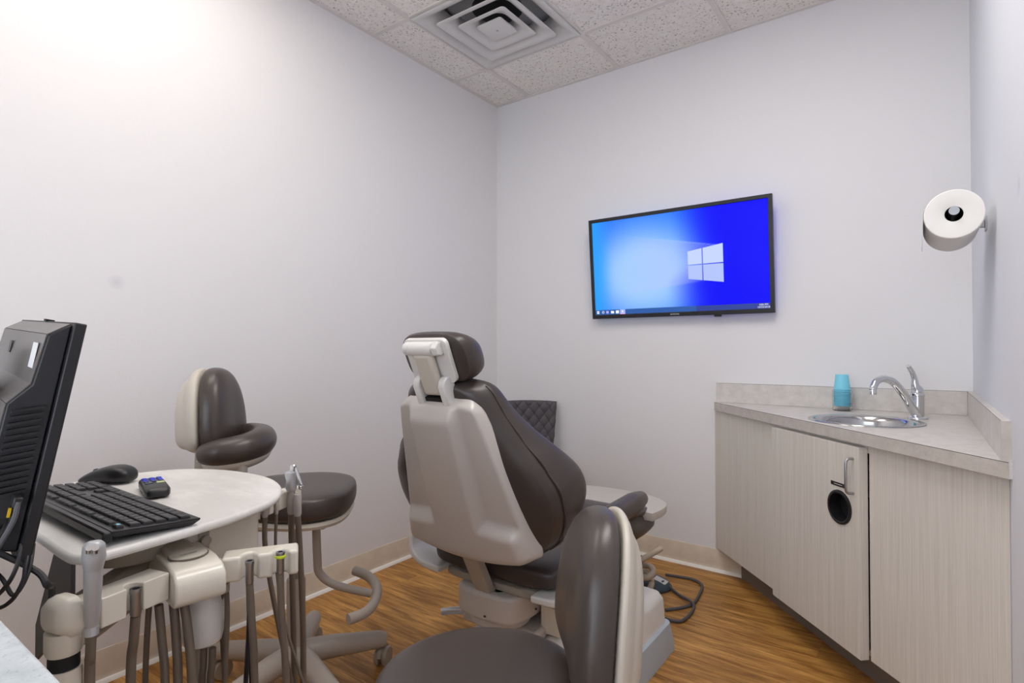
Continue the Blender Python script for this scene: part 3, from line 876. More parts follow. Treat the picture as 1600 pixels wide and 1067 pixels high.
# curved hip brackets that carry the arm rests
for sgn in (-1, 1):
    path = [(sgn * 0.19, 0.37), (sgn * 0.28, 0.375), (sgn * 0.335, 0.40), (sgn * 0.358, 0.45), (sgn * 0.360, 0.52), (sgn * 0.357, 0.57)]
    P, _ = catmull([Vector((p[0], 0, p[1])) for p in path], [0] * len(path), 5)
    rings = []
    for i, p in enumerate(P):
        t = (P[min(i + 1, len(P) - 1)] - P[max(i - 1, 0)]).normalized()
        nrm = Vector((t.z, 0, -t.x)) * 0.011
        hw = 0.05 + 0.025 * math.sin(PI * i / (len(P) - 1))
        yc = 0.045 + 0.09 * (i / (len(P) - 1))
        rings.append([p + nrm + Vector((0, yc - hw, 0)), p + nrm + Vector((0, yc + hw, 0)), p - nrm + Vector((0, yc + hw, 0)), p - nrm + Vector((0, yc - hw, 0))])
    MB().loft(rings).obj('hip_bracket', 'shell_white', ch, bevel=0.006, seg=3)
    mb = MB()
    MB().tube([(sgn * 0.357, 0.15, 0.585), (sgn * 0.36, 0.22, 0.60), (sgn * 0.36, 0.36, 0.605), (sgn * 0.35, 0.46, 0.60)], [0.028, 0.036, 0.036, 0.026], 16, 5).obj('arm_rest', 'leather_chair', ch)
# back strut and its socket
def bx(lo, hi, name, mat, bev=0.006, par=ch, M=None):
    return MB().box(lo, hi, M).obj(name, mat, par, bevel=bev, seg=3)
MB().loft([[rec(x, n, 0.06) for x, n in ((-0.030, -0.058), (0.030, -0.058), (0.030, -0.030), (-0.030, -0.030))],
           [(x, y_, 0.285) for x, y_ in ((-0.028, 0.03), (0.032, 0.03), (0.032, 0.065), (-0.028, 0.065))]]).obj('back_strut', 'cream_dark', ch, bevel=0.003)
# U-shaped hinge cover
uo = smooth_closed([(-0.125, 0.16, 0), (-0.128, 0.05, 0), (-0.10, -0.012, 0), (0, -0.025, 0), (0.10, -0.012, 0), (0.128, 0.05, 0), (0.125, 0.16, 0), (0.075, 0.17, 0), (0.066, 0.08, 0), (0.045, 0.022, 0), (0, 0.015, 0), (-0.045, 0.022, 0), (-0.066, 0.08, 0), (-0.075, 0.17, 0)], 4)
mb = MB().prism([(p.x, p.y + 0.015) for p in uo], 0.255, 0.345)
mb.obj('hinge_cover', 'shell_grey', ch, bevel=0.018, seg=4)
up_ = []
for xx in (-0.098, 0.098):
    bx((xx - 0.028, 0.07, 0.325), (xx + 0.028, 0.20, 0.368), 'hinge_horn', 'shell_grey', 0.016)
mb = MB().prism([(0.105 * math.cos(a), 0.10 + 0.10 * math.sin(a)) for a in [k * 2 * PI / 24 for k in range(24)]], 0.225, 0.2545)
mb.obj('hinge_base', 'shell_grey', ch, bevel=0.008)
bx((-0.060, 0.10, 0.29), (0.060, 0.30, 0.335), 'hinge_block', 'black_matte')
for k in range(5):
    MB().tube([(-0.045 + 0.022 * k, 0.085, 0.30), (-0.045 + 0.022 * k, 0.13, 0.352), (-0.040 + 0.022 * k, 0.22, 0.337)], 0.005, 8, 4).obj('wire', 'cable_black', ch)
for p in ((0.02, -0.0115, 0.275), (0.1425, 0.10, 0.29)):
    MB().lathe([(0.004, -0.003), (0.004, 0.001)], 10, p, None).obj('screw', 'rubber', ch)
# lift base
bx((-0.15, 0.07, 0.185), (0.16, 0.40, 0.224), 'lift_carriage', 'shell_grey', 0.012)
bx((-0.02, 0.069, 0.20), (0.13, 0.0705, 0.212), 'carriage_slot', 'cream_dark', 0)
MB().tube([(-0.13, 0.11, 0.205), (-0.19, 0.085, 0.20), (-0.235, 0.06, 0.192)], [0.012, 0.013, 0.012], 12, 3).obj('release_lever', 'silver_paint', ch)
bx((0.14, 0.13, 0.20), (0.215, 0.42, 0.332), 'lift_arm', 'cream', 0.006)
bx((0.135, 0.09, 0.31), (0.225, 0.20, 0.362), 'lift_arm_cap', 'cream_dark', 0.003)
bx((-0.10, 0.12, 0.05), (0.10, 0.60, 0.186), 'lift_column', 'shell_grey', 0.02)
mb = MB(); mb.lathe([(0.055, -0.10), (0.06, -0.08), (0.06, 0.08), (0.055, 0.10)], 20, (0, 0, 0), Matrix.Translation((0.19, 0.22, 0.14)) @ Matrix.Rotation(PI / 2, 4, 'X'))
mb.obj('motor', 'shell_white', ch)
mb = MB().prism(rrect(0.52, 0.95, 0.12, 6, 0.0, 0.40), 0.0005, 0.05); mb.obj('base_plate', 'skirt_blue', ch, bevel=0.012, seg=3)
# pump housing on the side of the base
mb = MB().loft([[(x, y_, 0.0505) for x, y_ in rrect(0.22, 0.41, 0.03, 5, 0.265, 0.455)], [(x, y_, 0.19) for x, y_ in rrect(0.21, 0.395, 0.03, 5, 0.262, 0.452)], [(x, y_, 0.212) for x, y_ in rrect(0.19, 0.375, 0.03, 5, 0.26, 0.452)], [(x, y_, 0.222) for x, y_ in rrect(0.15, 0.335, 0.03, 5, 0.26, 0.452)]])
mb.obj('pump_housing', 'shell_white', ch)
mb = MB().loft([[(x, y_, 0.0008) for x, y_ in rrect(0.25, 0.45, 0.03, 5, 0.275, 0.455)], [(x, y_, 0.05) for x, y_ in rrect(0.245, 0.44, 0.03, 5, 0.273, 0.455)], [(x, y_, 0.10) for x, y_ in rrect(0.235, 0.425, 0.03, 5, 0.268, 0.455)]])
mb.obj('pump_skirt', 'skirt_blue', ch)

# ================================================================== QUILTED SIDE CHAIR in the corner
qp = Vector((-1.755, 2.575, 0))
qd = (Vector((-0.95, 1.9, 0)) - qp).normalized()
qrz = math.atan2(qd.y, qd.x)
qc = thing('quilted_chair', 'dark grey chair with diamond quilted backrest against the back wall', 'chair', qp, qrz)
def qback(a, t):
    u = a * 2 - 1
    w = 0.185 + 0.055 * t ** 0.8
    ang = u * 0.75
    z = 0.46 + 0.36 * t - 0.010 * u * u * t
    x = -0.20 - 0.06 * t + 0.13 * (1 - math.cos(ang))
    y_ = w * math.sin(ang) / math.sin(0.75)
    k1 = abs(math.sin((u * 7.5 + t * 9.0) * PI / 2)); k2 = abs(math.sin((u * 7.5 - t * 9.0) * PI / 2))
    q = 0.006 * min(1, (k1 * k2) ** 0.6 * 1.1) * sstep(0, 0.05, t) * (1 - sstep(0.94, 0.99, t)) * (1 - sstep(0.9, 0.99, abs(u)))
    return (x + q, y_, z)
MB().grid(qback, 120, 96).obj('backrest', 'quilt', qc, solid=-0.022, angle=80)
so = smooth_closed([(-0.19, -0.20, 0), (0.0, -0.235, 0), (0.20, -0.225, 0), (0.235, 0, 0), (0.20, 0.225, 0), (0.0, 0.235, 0), (-0.19, 0.20, 0), (-0.21, 0, 0)], 5)
mb = MB(); pillow(mb, [(p.x, p.y) for p in so], 0.405, 0.480, 0.4, 10); mb.obj('seat', 'quilt', qc)
for sx, sy in ((1, 1), (1, -1), (-1, 1), (-1, -1)):
    MB().tube([(sx * 0.14, sy * 0.14, 0.42), (sx * 0.185, sy * 0.19, 0.001)], [0.014, 0.010], 12).obj('leg', 'black_plastic', qc)

# ================================================================== STOOLS
def make_stool(name, label, loc, rz, seat_z, leg0, extras, seat_out, seat_M=None, th=0.060):
    t = thing(name, label, 'stool', loc, rz)
    MB().lathe([(0.052, 0.075), (0.056, 0.085), (0.052, 0.115), (0.036, 0.135), (0.034, 0.15)], 24).obj('hub', 'stool_taupe', t)
    for k in range(5):
        a = leg0 - rz + k * 2 * PI / 5
        M = Matrix.Rotation(a, 4, 'Z')
        MB().tube([(0.03, 0, 0.112), (0.10, 0, 0.112), (0.20, 0, 0.104), (0.275, 0, 0.098), (0.300, 0, 0.094)], [0.040, 0.038, 0.033, 0.029, 0.022], 16, 3, M=M).obj('leg', 'stool_taupe', t)
        cm = M @ Matrix.Translation((0.288, 0, 0)) @ Matrix.Rotation(0.9 + k * 1.7, 4, 'Z')
        cs = MB().tube([(0, 0, 0.045), (0, 0, 0.085)], 0.007, 10, M=cm)
        cs.loft([[(0.008 + 0.036 * math.cos(q), y_, 0.040 + 0.034 * math.sin(q)) for q in [PI * j / 10 for j in range(11)]] + [(-0.024, y_, 0.038), (0.040, y_, 0.038)] for y_ in (-0.0065, 0.0065)], M=cm)
        c = cs.obj('caster', 'stool_taupe', t, angle=50)
        for sy in (-1, 1):
            wm = cm @ Matrix.Translation((0.008, sy * 0.0150, 0.0335)) @ Matrix.Rotation(PI / 2, 4, 'X')
            MB().lathe([(0.024, -0.0078), (0.0312, -0.0072), (0.0330, -0.004), (0.0330, 0.004), (0.0312, 0.0072), (0.024, 0.0078)], 24, M=wm).obj('wheel', 'cream_dark', c)
    MB().lathe([(0.030, 0.13), (0.030, 0.36), (0.027, 0.365)], 20).obj('column', 'stool_taupe', t)
    MB().lathe([(0.016, 0.36), (0.016, seat_z - th - 0.045)], 16).obj('gas_piston', 'brushed', t)
    MB().box((-0.13, -0.07, seat_z - th - 0.052), (0.11, 0.07, seat_z - th - 0.018)).obj('seat_plate', 'stool_taupe', t, bevel=0.01)
    M = seat_M or Matrix.Identity(4)
    mb = MB(); pillow(mb, [(p[0] * 0.96, p[1] * 0.96) for p in seat_out], seat_z - th - 0.018, seat_z - th + 0.010, 0.35, 8, M=M); mb.obj('seat_pan', 'stool_cream', t)
    mb = MB(); pillow(mb, seat_out, seat_z - th, seat_z, 0.42, 14, M=M); mb.obj('seat_cushion', 'leather', t, sub=1)
    extras(t)
    return t
def arch(w, h, n=40, p=2.3, base=0.25):
    """backrest outline: rounded bottom, tall arch on top; centred on (0,0)"""
    out = []
    for k in range(n):
        a = 2 * PI * k / n
        c_, s_ = math.cos(a), math.sin(a)
        if s_ >= 0:
            out.append((w * math.copysign(abs(c_) ** 0.85, c_), h * (1 - base * 2) * 0 + h * (1 - base) * abs(s_) ** 0.95))
        else:
            out.append((w * math.copysign(abs(c_) ** 0.7, c_), -h * base * abs(s_) ** 0.7))
    return out
def backrest(t, bx_, bz, w, h, lean, thick=0.075, curve=0.9, sd=1.0):
    """cushion facing +x at x = bx_, shell behind it"""
    A = arch(w, h)
    def bend(p):
        x, y_, z = p
        zz = z
        xx = x + curve * y_ * y_
        cl, sl = math.cos(lean), math.sin(lean)
        return Vector((bx_ + xx * cl - zz * sl, y_, bz + xx * sl + zz * cl))
    mb = MB()
    rings = []
    prof = [(-0.5, 0.02), (-0.5, 0.90), (-0.47, 0.985), (-0.25, 1.0), (0.0, 0.985), (0.22, 0.93), (0.38, 0.80), (0.47, 0.55), (0.5, 0.25), (0.5, 0.02)]
    for (d, s_) in prof:
        rings.append([bend((d * thick, p[0] * s_, p[1] * s_)) for p in A])
    mb.loft(rings).obj('back_cushion', 'leather', t, sub=1)
    mb = MB()
    rings = []
    for (d, s_) in ((-0.52, 0.980), (-0.58, 0.995), (-0.68, 0.995), (-0.76, 0.95), (-0.83, 0.89), (-0.86, 0.84), (-0.98, 0.80), (-1.08, 0.66), (-1.13, 0.42), (-1.14, 0.02)):
        rings.append([bend(((-0.5 + (d + 0.5) * sd) * thick, p[0] * s_, p[1] * s_)) for p in A])
    mb.loft(rings).obj('back_shell', 'stool_cream', t, sub=1)
    # spine that ties the shell to the seat
    MB().tube([bend((-0.80 * thick, 0, -0.03)), Vector((bx_ - 0.065, 0, bz - h * 0.25 - 0.06)), Vector((bx_ - 0.06, 0, bz - 0.30)), Vector((bx_ + 0.12, 0, bz - 0.315))], [0.022, 0.024, 0.022, 0.018], 12, 5).obj('back_stem', 'stool_taupe', t)
# --- assistant stool by the wall
SZ1 = 0.685
def extras1(t):
    backrest(t, -0.235, 0.865, 0.128, 0.275, math.radians(3), 0.080, 0.9, 1.75)
    pth = [(-0.245, -0.125, 0.806), (-0.195, -0.145, 0.811), (-0.135, -0.12, 0.818), (-0.105, -0.055, 0.826), (-0.12, 0.02, 0.832), (-0.175, 0.07, 0.836), (-0.21, 0.08, 0.836)]
    MB().tube(pth, [0.030, 0.043, 0.046, 0.047, 0.046, 0.040, 0.030], 18, 6).obj('torso_support', 'leather', t, sub=1)
    MB().tube([(p[0] * 0.99, p[1] * 0.97, p[2] - 0.033) for p in pth], [0.016, 0.028, 0.030, 0.030, 0.028, 0.024, 0.014], 14, 6).obj('support_rail', 'stool_cream', t)
    MB().tube([(-0.135, -0.125, 0.795), (-0.135, -0.12, 0.70), (-0.13, -0.10, 0.60), (-0.06, -0.04, 0.562)], [0.022, 0.018, 0.018, 0.018], 14, 4).obj('support_stem', 'stool_taupe', t)
    MB().tube([(-0.25, -0.125, 0.785), (-0.245, -0.12, 0.70), (-0.20, -0.10, 0.60), (-0.08, -0.04, 0.562)], [0.018, 0.016, 0.016, 0.016], 14, 4).obj('support_stem', 'stool_taupe', t)
    MB().tube([(0.07, -0.03, SZ1 - 0.085), (0.075, -0.03, 0.44), (0.085, -0.03, 0.385), (0.14, -0.03, 0.345), (0.25, -0.025, 0.312)], 0.0135, 14, 5).obj('footrest_tube', 'stool_taupe', t)
    MB().tube([(0.17, 0.12, 0.335), (0.225, 0.085, 0.325), (0.262, 0.02, 0.312), (0.265, -0.06, 0.30), (0.245, -0.125, 0.295), (0.20, -0.165, 0.295)], 0.0165, 14, 5).obj('foot_bar', 'stool_taupe', t)
seat1 = smooth_closed([(-0.19, -0.10, 0), (-0.08, -0.18, 0), (0.06, -0.205, 0), (0.155, -0.14, 0), (0.178, 0, 0), (0.155, 0.14, 0), (0.06, 0.205, 0), (-0.08, 0.18, 0), (-0.19, 0.10, 0)], 5)
make_stool('assistant_stool', 'tall taupe stool with padded body arm and foot bar by the wall', (-1.69, 1.10, 0), math.radians(42), SZ1, math.radians(62), extras1, [(p.x, p.y) for p in seat1], Matrix.Rotation(math.radians(1), 4, 'Y'), 0.092)
# --- operator stool in front of the patient chair
p2 = Vector((0, 0, 0)) + RT * (-0.056) + Vector((FW.x, FW.y, 0)) * 1.045
def extras2(t):
    backrest(t, -0.195, 0.605, 0.165, 0.305, math.radians(4), 0.080)
seat2 = [(0.20 * math.cos(a), 0.20 * math.sin(a)) for a in [k * 2 * PI / 40 for k in range(40)]]
make_stool('operator_stool', 'low stool with round dark seat and cream back shell behind the patient chair', (p2.x, p2.y, 0), math.radians(218), 0.53, math.radians(20), extras2, seat2)

# ================================================================== NEAR COUNTER (only its corner shows)
nc = thing('side_counter', 'speckled grey-blue side counter beside the computer', 'counter', (-1.33, -0.14, 0))
MB().box((XL + 0.002 + 1.33, -0.305, 0.822), (0.91, 0.295, 0.862)).obj('slab', 'counter_near', nc, bevel=0.003, world=False)
MB().box((XL + 0.02 + 1.33, -0.29, 0.10), (0.885, 0.265, 0.8215)).obj('body', 'laminate', nc, smooth=False)
MB().box((XL + 0.02 + 1.33, -0.28, 0.0), (0.86, 0.205, 0.0995)).obj('toe_kick', 'toe_kick', nc, smooth=False)
for k in range(3):
    x0 = XL + 0.03 + 1.33 + k * 0.592
    d_ = MB().box((x0, 0.2655, 0.11), (x0 + 0.585, 0.283, 0.812)).obj('door', 'laminate', nc, bevel=0.001)
    MB().tube([(x0 + 0.53, 0.2835, 0.74), (x0 + 0.53, 0.305, 0.74), (x0 + 0.53, 0.305, 0.64), (x0 + 0.53, 0.2835, 0.64)], 0.0045, 10).obj('handle', 'brushed', d_)

# ================================================================== DELIVERY UNIT
A0, A1 = Vector((-0.931, 0.232, 0)), Vector((-0.975, 0.408, 0))
B0, B1 = Vector((-0.964, 0.485, 0)), Vector((-0.897, 0.588, 0))
du = thing('delivery_unit', 'cream instrument holder unit carrying an oval white tray table', 'delivery unit', (A0.x - 0.03, A0.y + 0.035, 0))
def W(mb, *a, **k):
    return mb.obj(*a, parent=du, world=True, **k)
ZT = 0.7716
def seg_frame(P, Q):
    u = (Q - P).normalized(); b_ = Vector((-u.y, u.x, 0))         # b_: away from the camera
    return frame((P.x, P.y, 0), u, b_, Vector((0, 0, 1))), (Q - P).length
def s_at(P, Q, px, off=0.0):
    """where the view through column px crosses the segment (shifted off towards the room)"""
    u = (Q - P).normalized(); b_ = Vector((-u.y, u.x, 0))
    P = P + b_ * off
    r = ray(px, 900)
    det = u.x * (-r.y) - (-r.x) * u.y
    return ((-P.x) * (-r.y) - (-r.x) * (-P.y)) / det
def name_first(n_, P): return (P - A0).length < 1e-6
def holder_bar(P, Q, notches, name):
    M, Ln = seg_frame(P, Q)
    x0_ = 0.05 if name_first(name, P) else 0
    pts = [(x0_, 0.046), (x0_, 0.0)]
    for s in notches:
        for k in range(9):
            a = PI - PI * k / 8
            pts.append((s + 0.0125 * math.cos(a), 0.0 + 0.020 * math.sin(a)))
    pts += [(Ln, 0.0), (Ln, 0.046)]
    MB().prism(pts, ZT - 0.043, ZT, M=M).obj(name, 'cream', du, world=True, bevel=0.007, seg=3)
    return M
nA = [s_at(A0, A1, 145), s_at(A0, A1, 212)]
nB = [s_at(B0, B1, 389), s_at(B0, B1, 438)]
MA = holder_bar(A0, A1, nA, 'holder_bar')
MBm = holder_bar(B0, B1, nB, 'holder_bar')
# end cap on the near end and the post under it
def cap_ring(s, w, z0, z1, y0):
    return [MA @ Vector((s, y0 + p[0], (z0 + z1) / 2 + p[1])) for p in rrect(w, z1 - z0, min(w, z1 - z0) * 0.35, 5)]
W(MB().loft([cap_ring(0.022, 0.026, 0.752, 0.772, 0.022), cap_ring(0.025, 0.042, 0.744, 0.780, 0.022), cap_ring(0.033, 0.052, 0.738, 0.786, 0.022), cap_ring(0.040, 0.056, 0.730, 0.788, 0.022), cap_ring(nA[0] - 0.0150, 0.056, 0.729, 0.787, 0.022)]), 'end_cap', 'cream')
pc_ = MA @ Vector((0.044, 0.024, 0))
W(MB().lathe([(0.0225, 0.740), (0.0225, 0.715), (0.020, 0.708)][::-1], 24, (pc_.x, pc_.y, 0)), 'post_collar', 'cream')
W(MB().lathe([(0.0185, 0.688), (0.0185, 0.708)], 24, (pc_.x, pc_.y, 0)), 'post_band', 'black_matte')
W(MB().lathe([(0.0215, 0.03), (0.0215, 0.688)], 24, (pc_.x, pc_.y, 0)), 'post', 'cream')
W(MB().lathe([(0.13, 0.0005), (0.13, 0.012), (0.10, 0.022), (0.03, 0.035)], 32, (pc_.x, pc_.y, 0)), 'post_base', 'cream_dark')
W(MB().tube([pc_ + Vector((-0.016, 0.010, 0.722)), pc_ + Vector((-0.030, 0.018, 0.712)), pc_ + Vector((-0.031, 0.018, 0.690)), pc_ + Vector((-0.014, 0.010, 0.660))], 0.0065, 10, 4), 'sleeve', 'cable_grey')
# centre box with its oval cap
cu_ = (B0 - A1).normalized(); cb = Vector((-cu_.y, cu_.x, 0))
CM = frame(((A1 + B0) / 2).to_tuple(), cu_, cb, Vector((0, 0, 1)))
hw = (B0 - A1).length / 2 - 0.001
def cring(y_, z0, z1, w):
    return [CM @ Vector((p[0], y_, (z0 + z1) / 2 + p[1])) for p in rrect(w * 2, z1 - z0, 0.018, 5)]
rings = []
for (y_, z0, z1) in ((-0.030, 0.730, 0.752), (-0.026, 0.722, 0.762), (-0.014, 0.716, 0.772), (0.02, 0.716, 0.778), (0.10, 0.716, 0.778), (0.135, 0.722, 0.772)):
    rings.append([CM @ Vector((x, y_, z)) for x, z in [(-hw, z0), (hw, z0), (hw, z1), (-hw, z1)]])
W(MB().loft(rings), 'pivot_box', 'cream', bevel=0.008, seg=3)
def ell(a, b_, n=32, cx=0, cy=0): return [(cx + a * math.cos(2 * PI * k / n), cy + b_ * math.sin(2 * PI * k / n)) for k in range(n)]
W(MB().prism(ell(0.031, 0.027, cy=0.040), 0.7775, 0.7802, M=CM), 'pivot_cap_rim', 'hose')
W(MB().prism(ell(0.029, 0.025, cy=0.040), 0.7803, 0.7814, M=CM), 'pivot_cap', 'cream')
W(MB().box((-0.013, 0.0385, 0.78125), (0.013, 0.0415, 0.7816), CM), 'cap_mark', 'cream_dark')
# collector canister
cc = at_d(317, 960, 0.985)
W(MB().lathe([(0.020, 0.612), (0.030, 0.618), (0.033, 0.630), (0.033, 0.668), (0.0315, 0.672), (0.0315, 0.735)], 28, (cc.x, cc.y, 0)), 'canister', 'shell_white')
W(MB().lathe([(0.034, 0.7352), (0.034, 0.750)], 28, (cc.x, cc.y, 0)), 'canister_neck', 'cream')
W(MB().tube([B0 + Vector((-0.02, 0.012, 0.722)), B0 + Vector((-0.02, 0.012, 0.708))], 0.012, 14), 'pivot_knob', 'cream_dark')

# tray table
to = [(-1.145, 0.284), (-1.025, 0.282), (-0.992, 0.288), (-0.976, 0.305), (-0.975, 0.335), (-0.981, 0.398), (-0.991, 0.472), (-1.007, 0.546), (-1.040, 0.622), (-1.105, 0.684), (-1.195, 0.723), (-1.291, 0.731), (-1.400, 0.711), (-1.489, 0.659), (-1.530, 0.587), (-1.545, 0.50), (-1.540, 0.40), (-1.515, 0.32), (-1.46, 0.288), (-1.30, 0.284)]
TZ = 0.830
to = [(p.x, p.y) for p in smooth_closed([Vector((x, y_, 0)) for x, y_ in to], 4)]
W(MB().prism(to, TZ - 0.015, TZ), 'table_top', 'table_white', bevel=0.006, seg=3)
# support under the table
W(MB().prism(rrect(0.17, 0.175, 0.03, 5, -1.165, 0.5425), 0.700, TZ - 0.0155), 'table_housing', 'cream', bevel=0.008)
lk = at_z(300, 824, 0.765)
W(MB().box((-1.0795, 0.500, 0.735), (-1.0765, 0.520, 0.790)), 'lock_plate', 'cream_dark', bevel=0.002)
W(MB().lathe([(0.009, 0), (0.009, 0.010), (0.006, 0.012)], 16, (0, 0, 0), Matrix.Translation((-1.077, 0.510, 0.775)) @ Matrix.Rotation(PI / 2, 4, 'Y')), 'lock', 'cream_dark')
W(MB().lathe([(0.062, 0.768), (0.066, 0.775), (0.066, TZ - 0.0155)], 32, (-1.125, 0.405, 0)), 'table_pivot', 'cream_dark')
def beam(p, q, w, h):
    p, q = Vector(p), Vector(q); u = (q - p).normalized(); s = Vector((0, 0, 1)).cross(u).normalized(); v = u.cross(s)
    return MB().loft([[c + s * a * w / 2 + v * b_ * h / 2 for a, b_ in ((-1, -1), (1, -1), (1, 1), (-1, 1))] for c in (p, q)])
W(beam((-1.17, 0.52, 0.745), (-1.065, 0.305, 0.700), 0.045, 0.075), 'flex_arm', 'cream_dark', bevel=0.012)  # darker cream paints in the shade under the table
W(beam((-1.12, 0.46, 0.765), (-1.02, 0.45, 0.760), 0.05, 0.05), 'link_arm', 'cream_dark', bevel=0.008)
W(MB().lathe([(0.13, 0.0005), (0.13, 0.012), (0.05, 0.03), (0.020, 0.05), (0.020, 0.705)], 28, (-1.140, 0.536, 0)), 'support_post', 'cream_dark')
# grey gusset at the left
W(MB().loft([[Vector((x, y_, z)) for x, z in ((-1.05, 0.8155), (-1.05, 0.72), (-1.22, 0.60), (-1.22, 0.66), (-1.12, 0.8155))] for y_ in (0.300, 0.306)]), 'gusset', 'cable_grey')

# right-hand holder blocks at the far rim of the table
R0, R1 = Vector((-1.120, 0.633, 0)), Vector((-1.180, 0.775, 0))
RM, RLn = seg_frame(R0, R1)
ZR = 0.790
def rs(px): return s_at(R0, R1, px)
blocks = [(388, 407.5), (420.5, 428), (436, 448), (448.2, 458), (461, 471)]
for (a, c) in blocks:
    s0_, s1_ = rs(a), rs(c)
    if s1_ < s0_: s0_, s1_ = s1_, s0_
    W(MB().box((s0_, 0.0, ZR - 0.020), (s1_, 0.030, ZR + 0.0165), RM), 'holder_block', 'cream', bevel=0.003)
W(MB().box((rs(388) - 0.02, 0.0305, ZR - 0.012), (rs(471), 0.042, ZR + 0.012), RM), 'holder_rail', 'cream_dark', bevel=0.002)
W(MB().lathe([(0.010, 0.0), (0.010, 0.003)], 20, (0, 0, 0), RM @ Matrix.Translation((rs(441), 0.016, ZR + 0.0166))), 'rail_cap', 'cream_dark')

# ---- hoses that belong to the unit: pixel way-points with a distance each
def hosepath(w):
    return [at_d(*q) for q in w]
def hang(w, end, low=None):
    """visible stretch, then a slack loop of its own up to its socket (position, outward direction)"""
    P = hosepath(w)
    last = P[-1]
    e, n_ = end
    low = e.z - 0.07
    q = e + n_ * 0.035
    P += [Vector((last.x, last.y, max(low + 0.05, min(last.z - 0.05, low + 0.12)))),
          Vector((last.x * 0.75 + q.x * 0.25, last.y * 0.75 + q.y * 0.25, low + 0.008)),
          Vector((last.x * 0.35 + q.x * 0.65, last.y * 0.35 + q.y * 0.65, low)),
          Vector((q.x, q.y, e.z - 0.025)), e + n_ * 0.008, e - n_ * 0.004]
    return P
JX, JY = -1.085, 0.565
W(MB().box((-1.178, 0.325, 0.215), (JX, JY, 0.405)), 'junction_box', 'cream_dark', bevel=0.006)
def sx(y_, z): return (Vector((JX, y_, z)), Vector((1, 0, 0)))       # sockets on the room side of the box
def sy_(x, z): return (Vector((x, JY, z)), Vector((0, 1, 0)))        # sockets on its far end
SOCK = [sx(y_, 0.375) for y_ in (0.366, 0.401, 0.420, 0.442, 0.464, 0.487, 0.528, 0.508)] + [ sy_(-1.166, 0.385), sy_(-1.150, 0.385)]
SOCK += [sx(0.345, 0.262), sx(0.392, 0.262), sx(0.500, 0.262), sx(0.540, 0.262)]
SOCK += [sy_(-1.118, 0.275), sy_(-1.096, 0.275), sy_(-1.165, 0.275), sy_(-1.141, 0.275)]
def S(k): return SOCK[k]
unit_hoses = [
    ([(233, 945, 0.90), (230, 990, 0.905), (227, 1067, 0.91)], 0.0045, 'hose'),
    ([(248, 945, 0.90), (253, 1000, 0.90), (258, 1067, 0.90)], 0.0066, 'hose'),
    ([(270, 930, 0.92), (275, 990, 0.915), (278, 1067, 0.91)], 0.0072, 'hose'),
    ([(284, 925, 0.92), (293, 980, 0.915), (300, 1067, 0.91)], 0.0072, 'hose'),
    ([(318.5, 1012, 0.985), (317.5, 1040, 0.985), (315.5, 1067, 0.985)], 0.0060, 'hose'),
    ([(332, 1012, 0.985), (331, 1040, 0.985), (328.5, 1067, 0.985)], 0.0060, 'hose'),
    ([(346, 905, 0.99), (346, 930, 0.99), (345, 950, 1.0), (351, 1067, 1.02)], 0.0045, 'hose'),
    ([(352, 905, 0.985), (355, 960, 0.99), (351, 1067, 0.995)], 0.0045, 'hose'),
    ([(376, 805, 1.22), (381, 840, 1.22), (385, 880, 1.22), (388, 950, 1.22), (392, 1067, 1.22)], 0.0035, 'cable_black'),
    ([(387, 808, 1.20), (392, 840, 1.20), (392, 890, 1.20), (388, 1000, 1.20), (384, 1067, 1.20)], 0.0050, 'hose_dark'),
]
for k, (w, r, mt) in enumerate(unit_hoses):
    W(MB().tube(hang(w, S(k)), r, 10, 6), 'supply_hose', mt)

# ---- instruments resting in the holders
def instrument(name, label, base):
    return thing(name, label, 'dental tool', base)
def IW(mb, t, name, mat, **k):
    return mb.obj(name, mat, t, world=True, **k)
# air/water syringe
b0 = at_d(143, 978, 0.782); b1 = at_d(146, 888, 0.772); b2 = at_d(147, 852, 0.768)
t = instrument('air_water_syringe', 'grey two-button syringe standing in the holder nearest the post', b0)
IW(MB().tube([b0, b0.lerp(b1, 0.3), b0.lerp(b1, 0.7), b1], [0.0080, 0.0098, 0.0108, 0.0112], 18, 4), t, 'body', 'syringe_grey')
IW(MB().tube([b1, b1.lerp(b2, 0.5), b2, b2 + Vector((0, 0, 0.006))], [0.0112, 0.0142, 0.0130, 0.007], 18, 4), t, 'head', 'syringe_grey')
for px_ in (139.5, 149):
    q = at_d(px_, 857, 0.7505)
    nrm = (Vector((0, 0, HC)) - q).normalized() * 0.6 + Vector((0, 0, 0.4))
    nrm.normalize()
    IW(MB().tube([q - nrm * 0.008, q + nrm * 0.002], 0.0044, 14), t, 'button', 'chrome')
IW(MB().tube([b0, b0 - Vector((0, 0, 0.012))], 0.0088, 16), t, 'collar', 'silver_paint')
IW(MB().tube([b0 - Vector((0, 0, 0.01))] + hang([(141, 1030, 0.785), (140, 1067, 0.79)], S(10), 0.26), 0.0066, 10, 6), t, 'hose', 'hose')
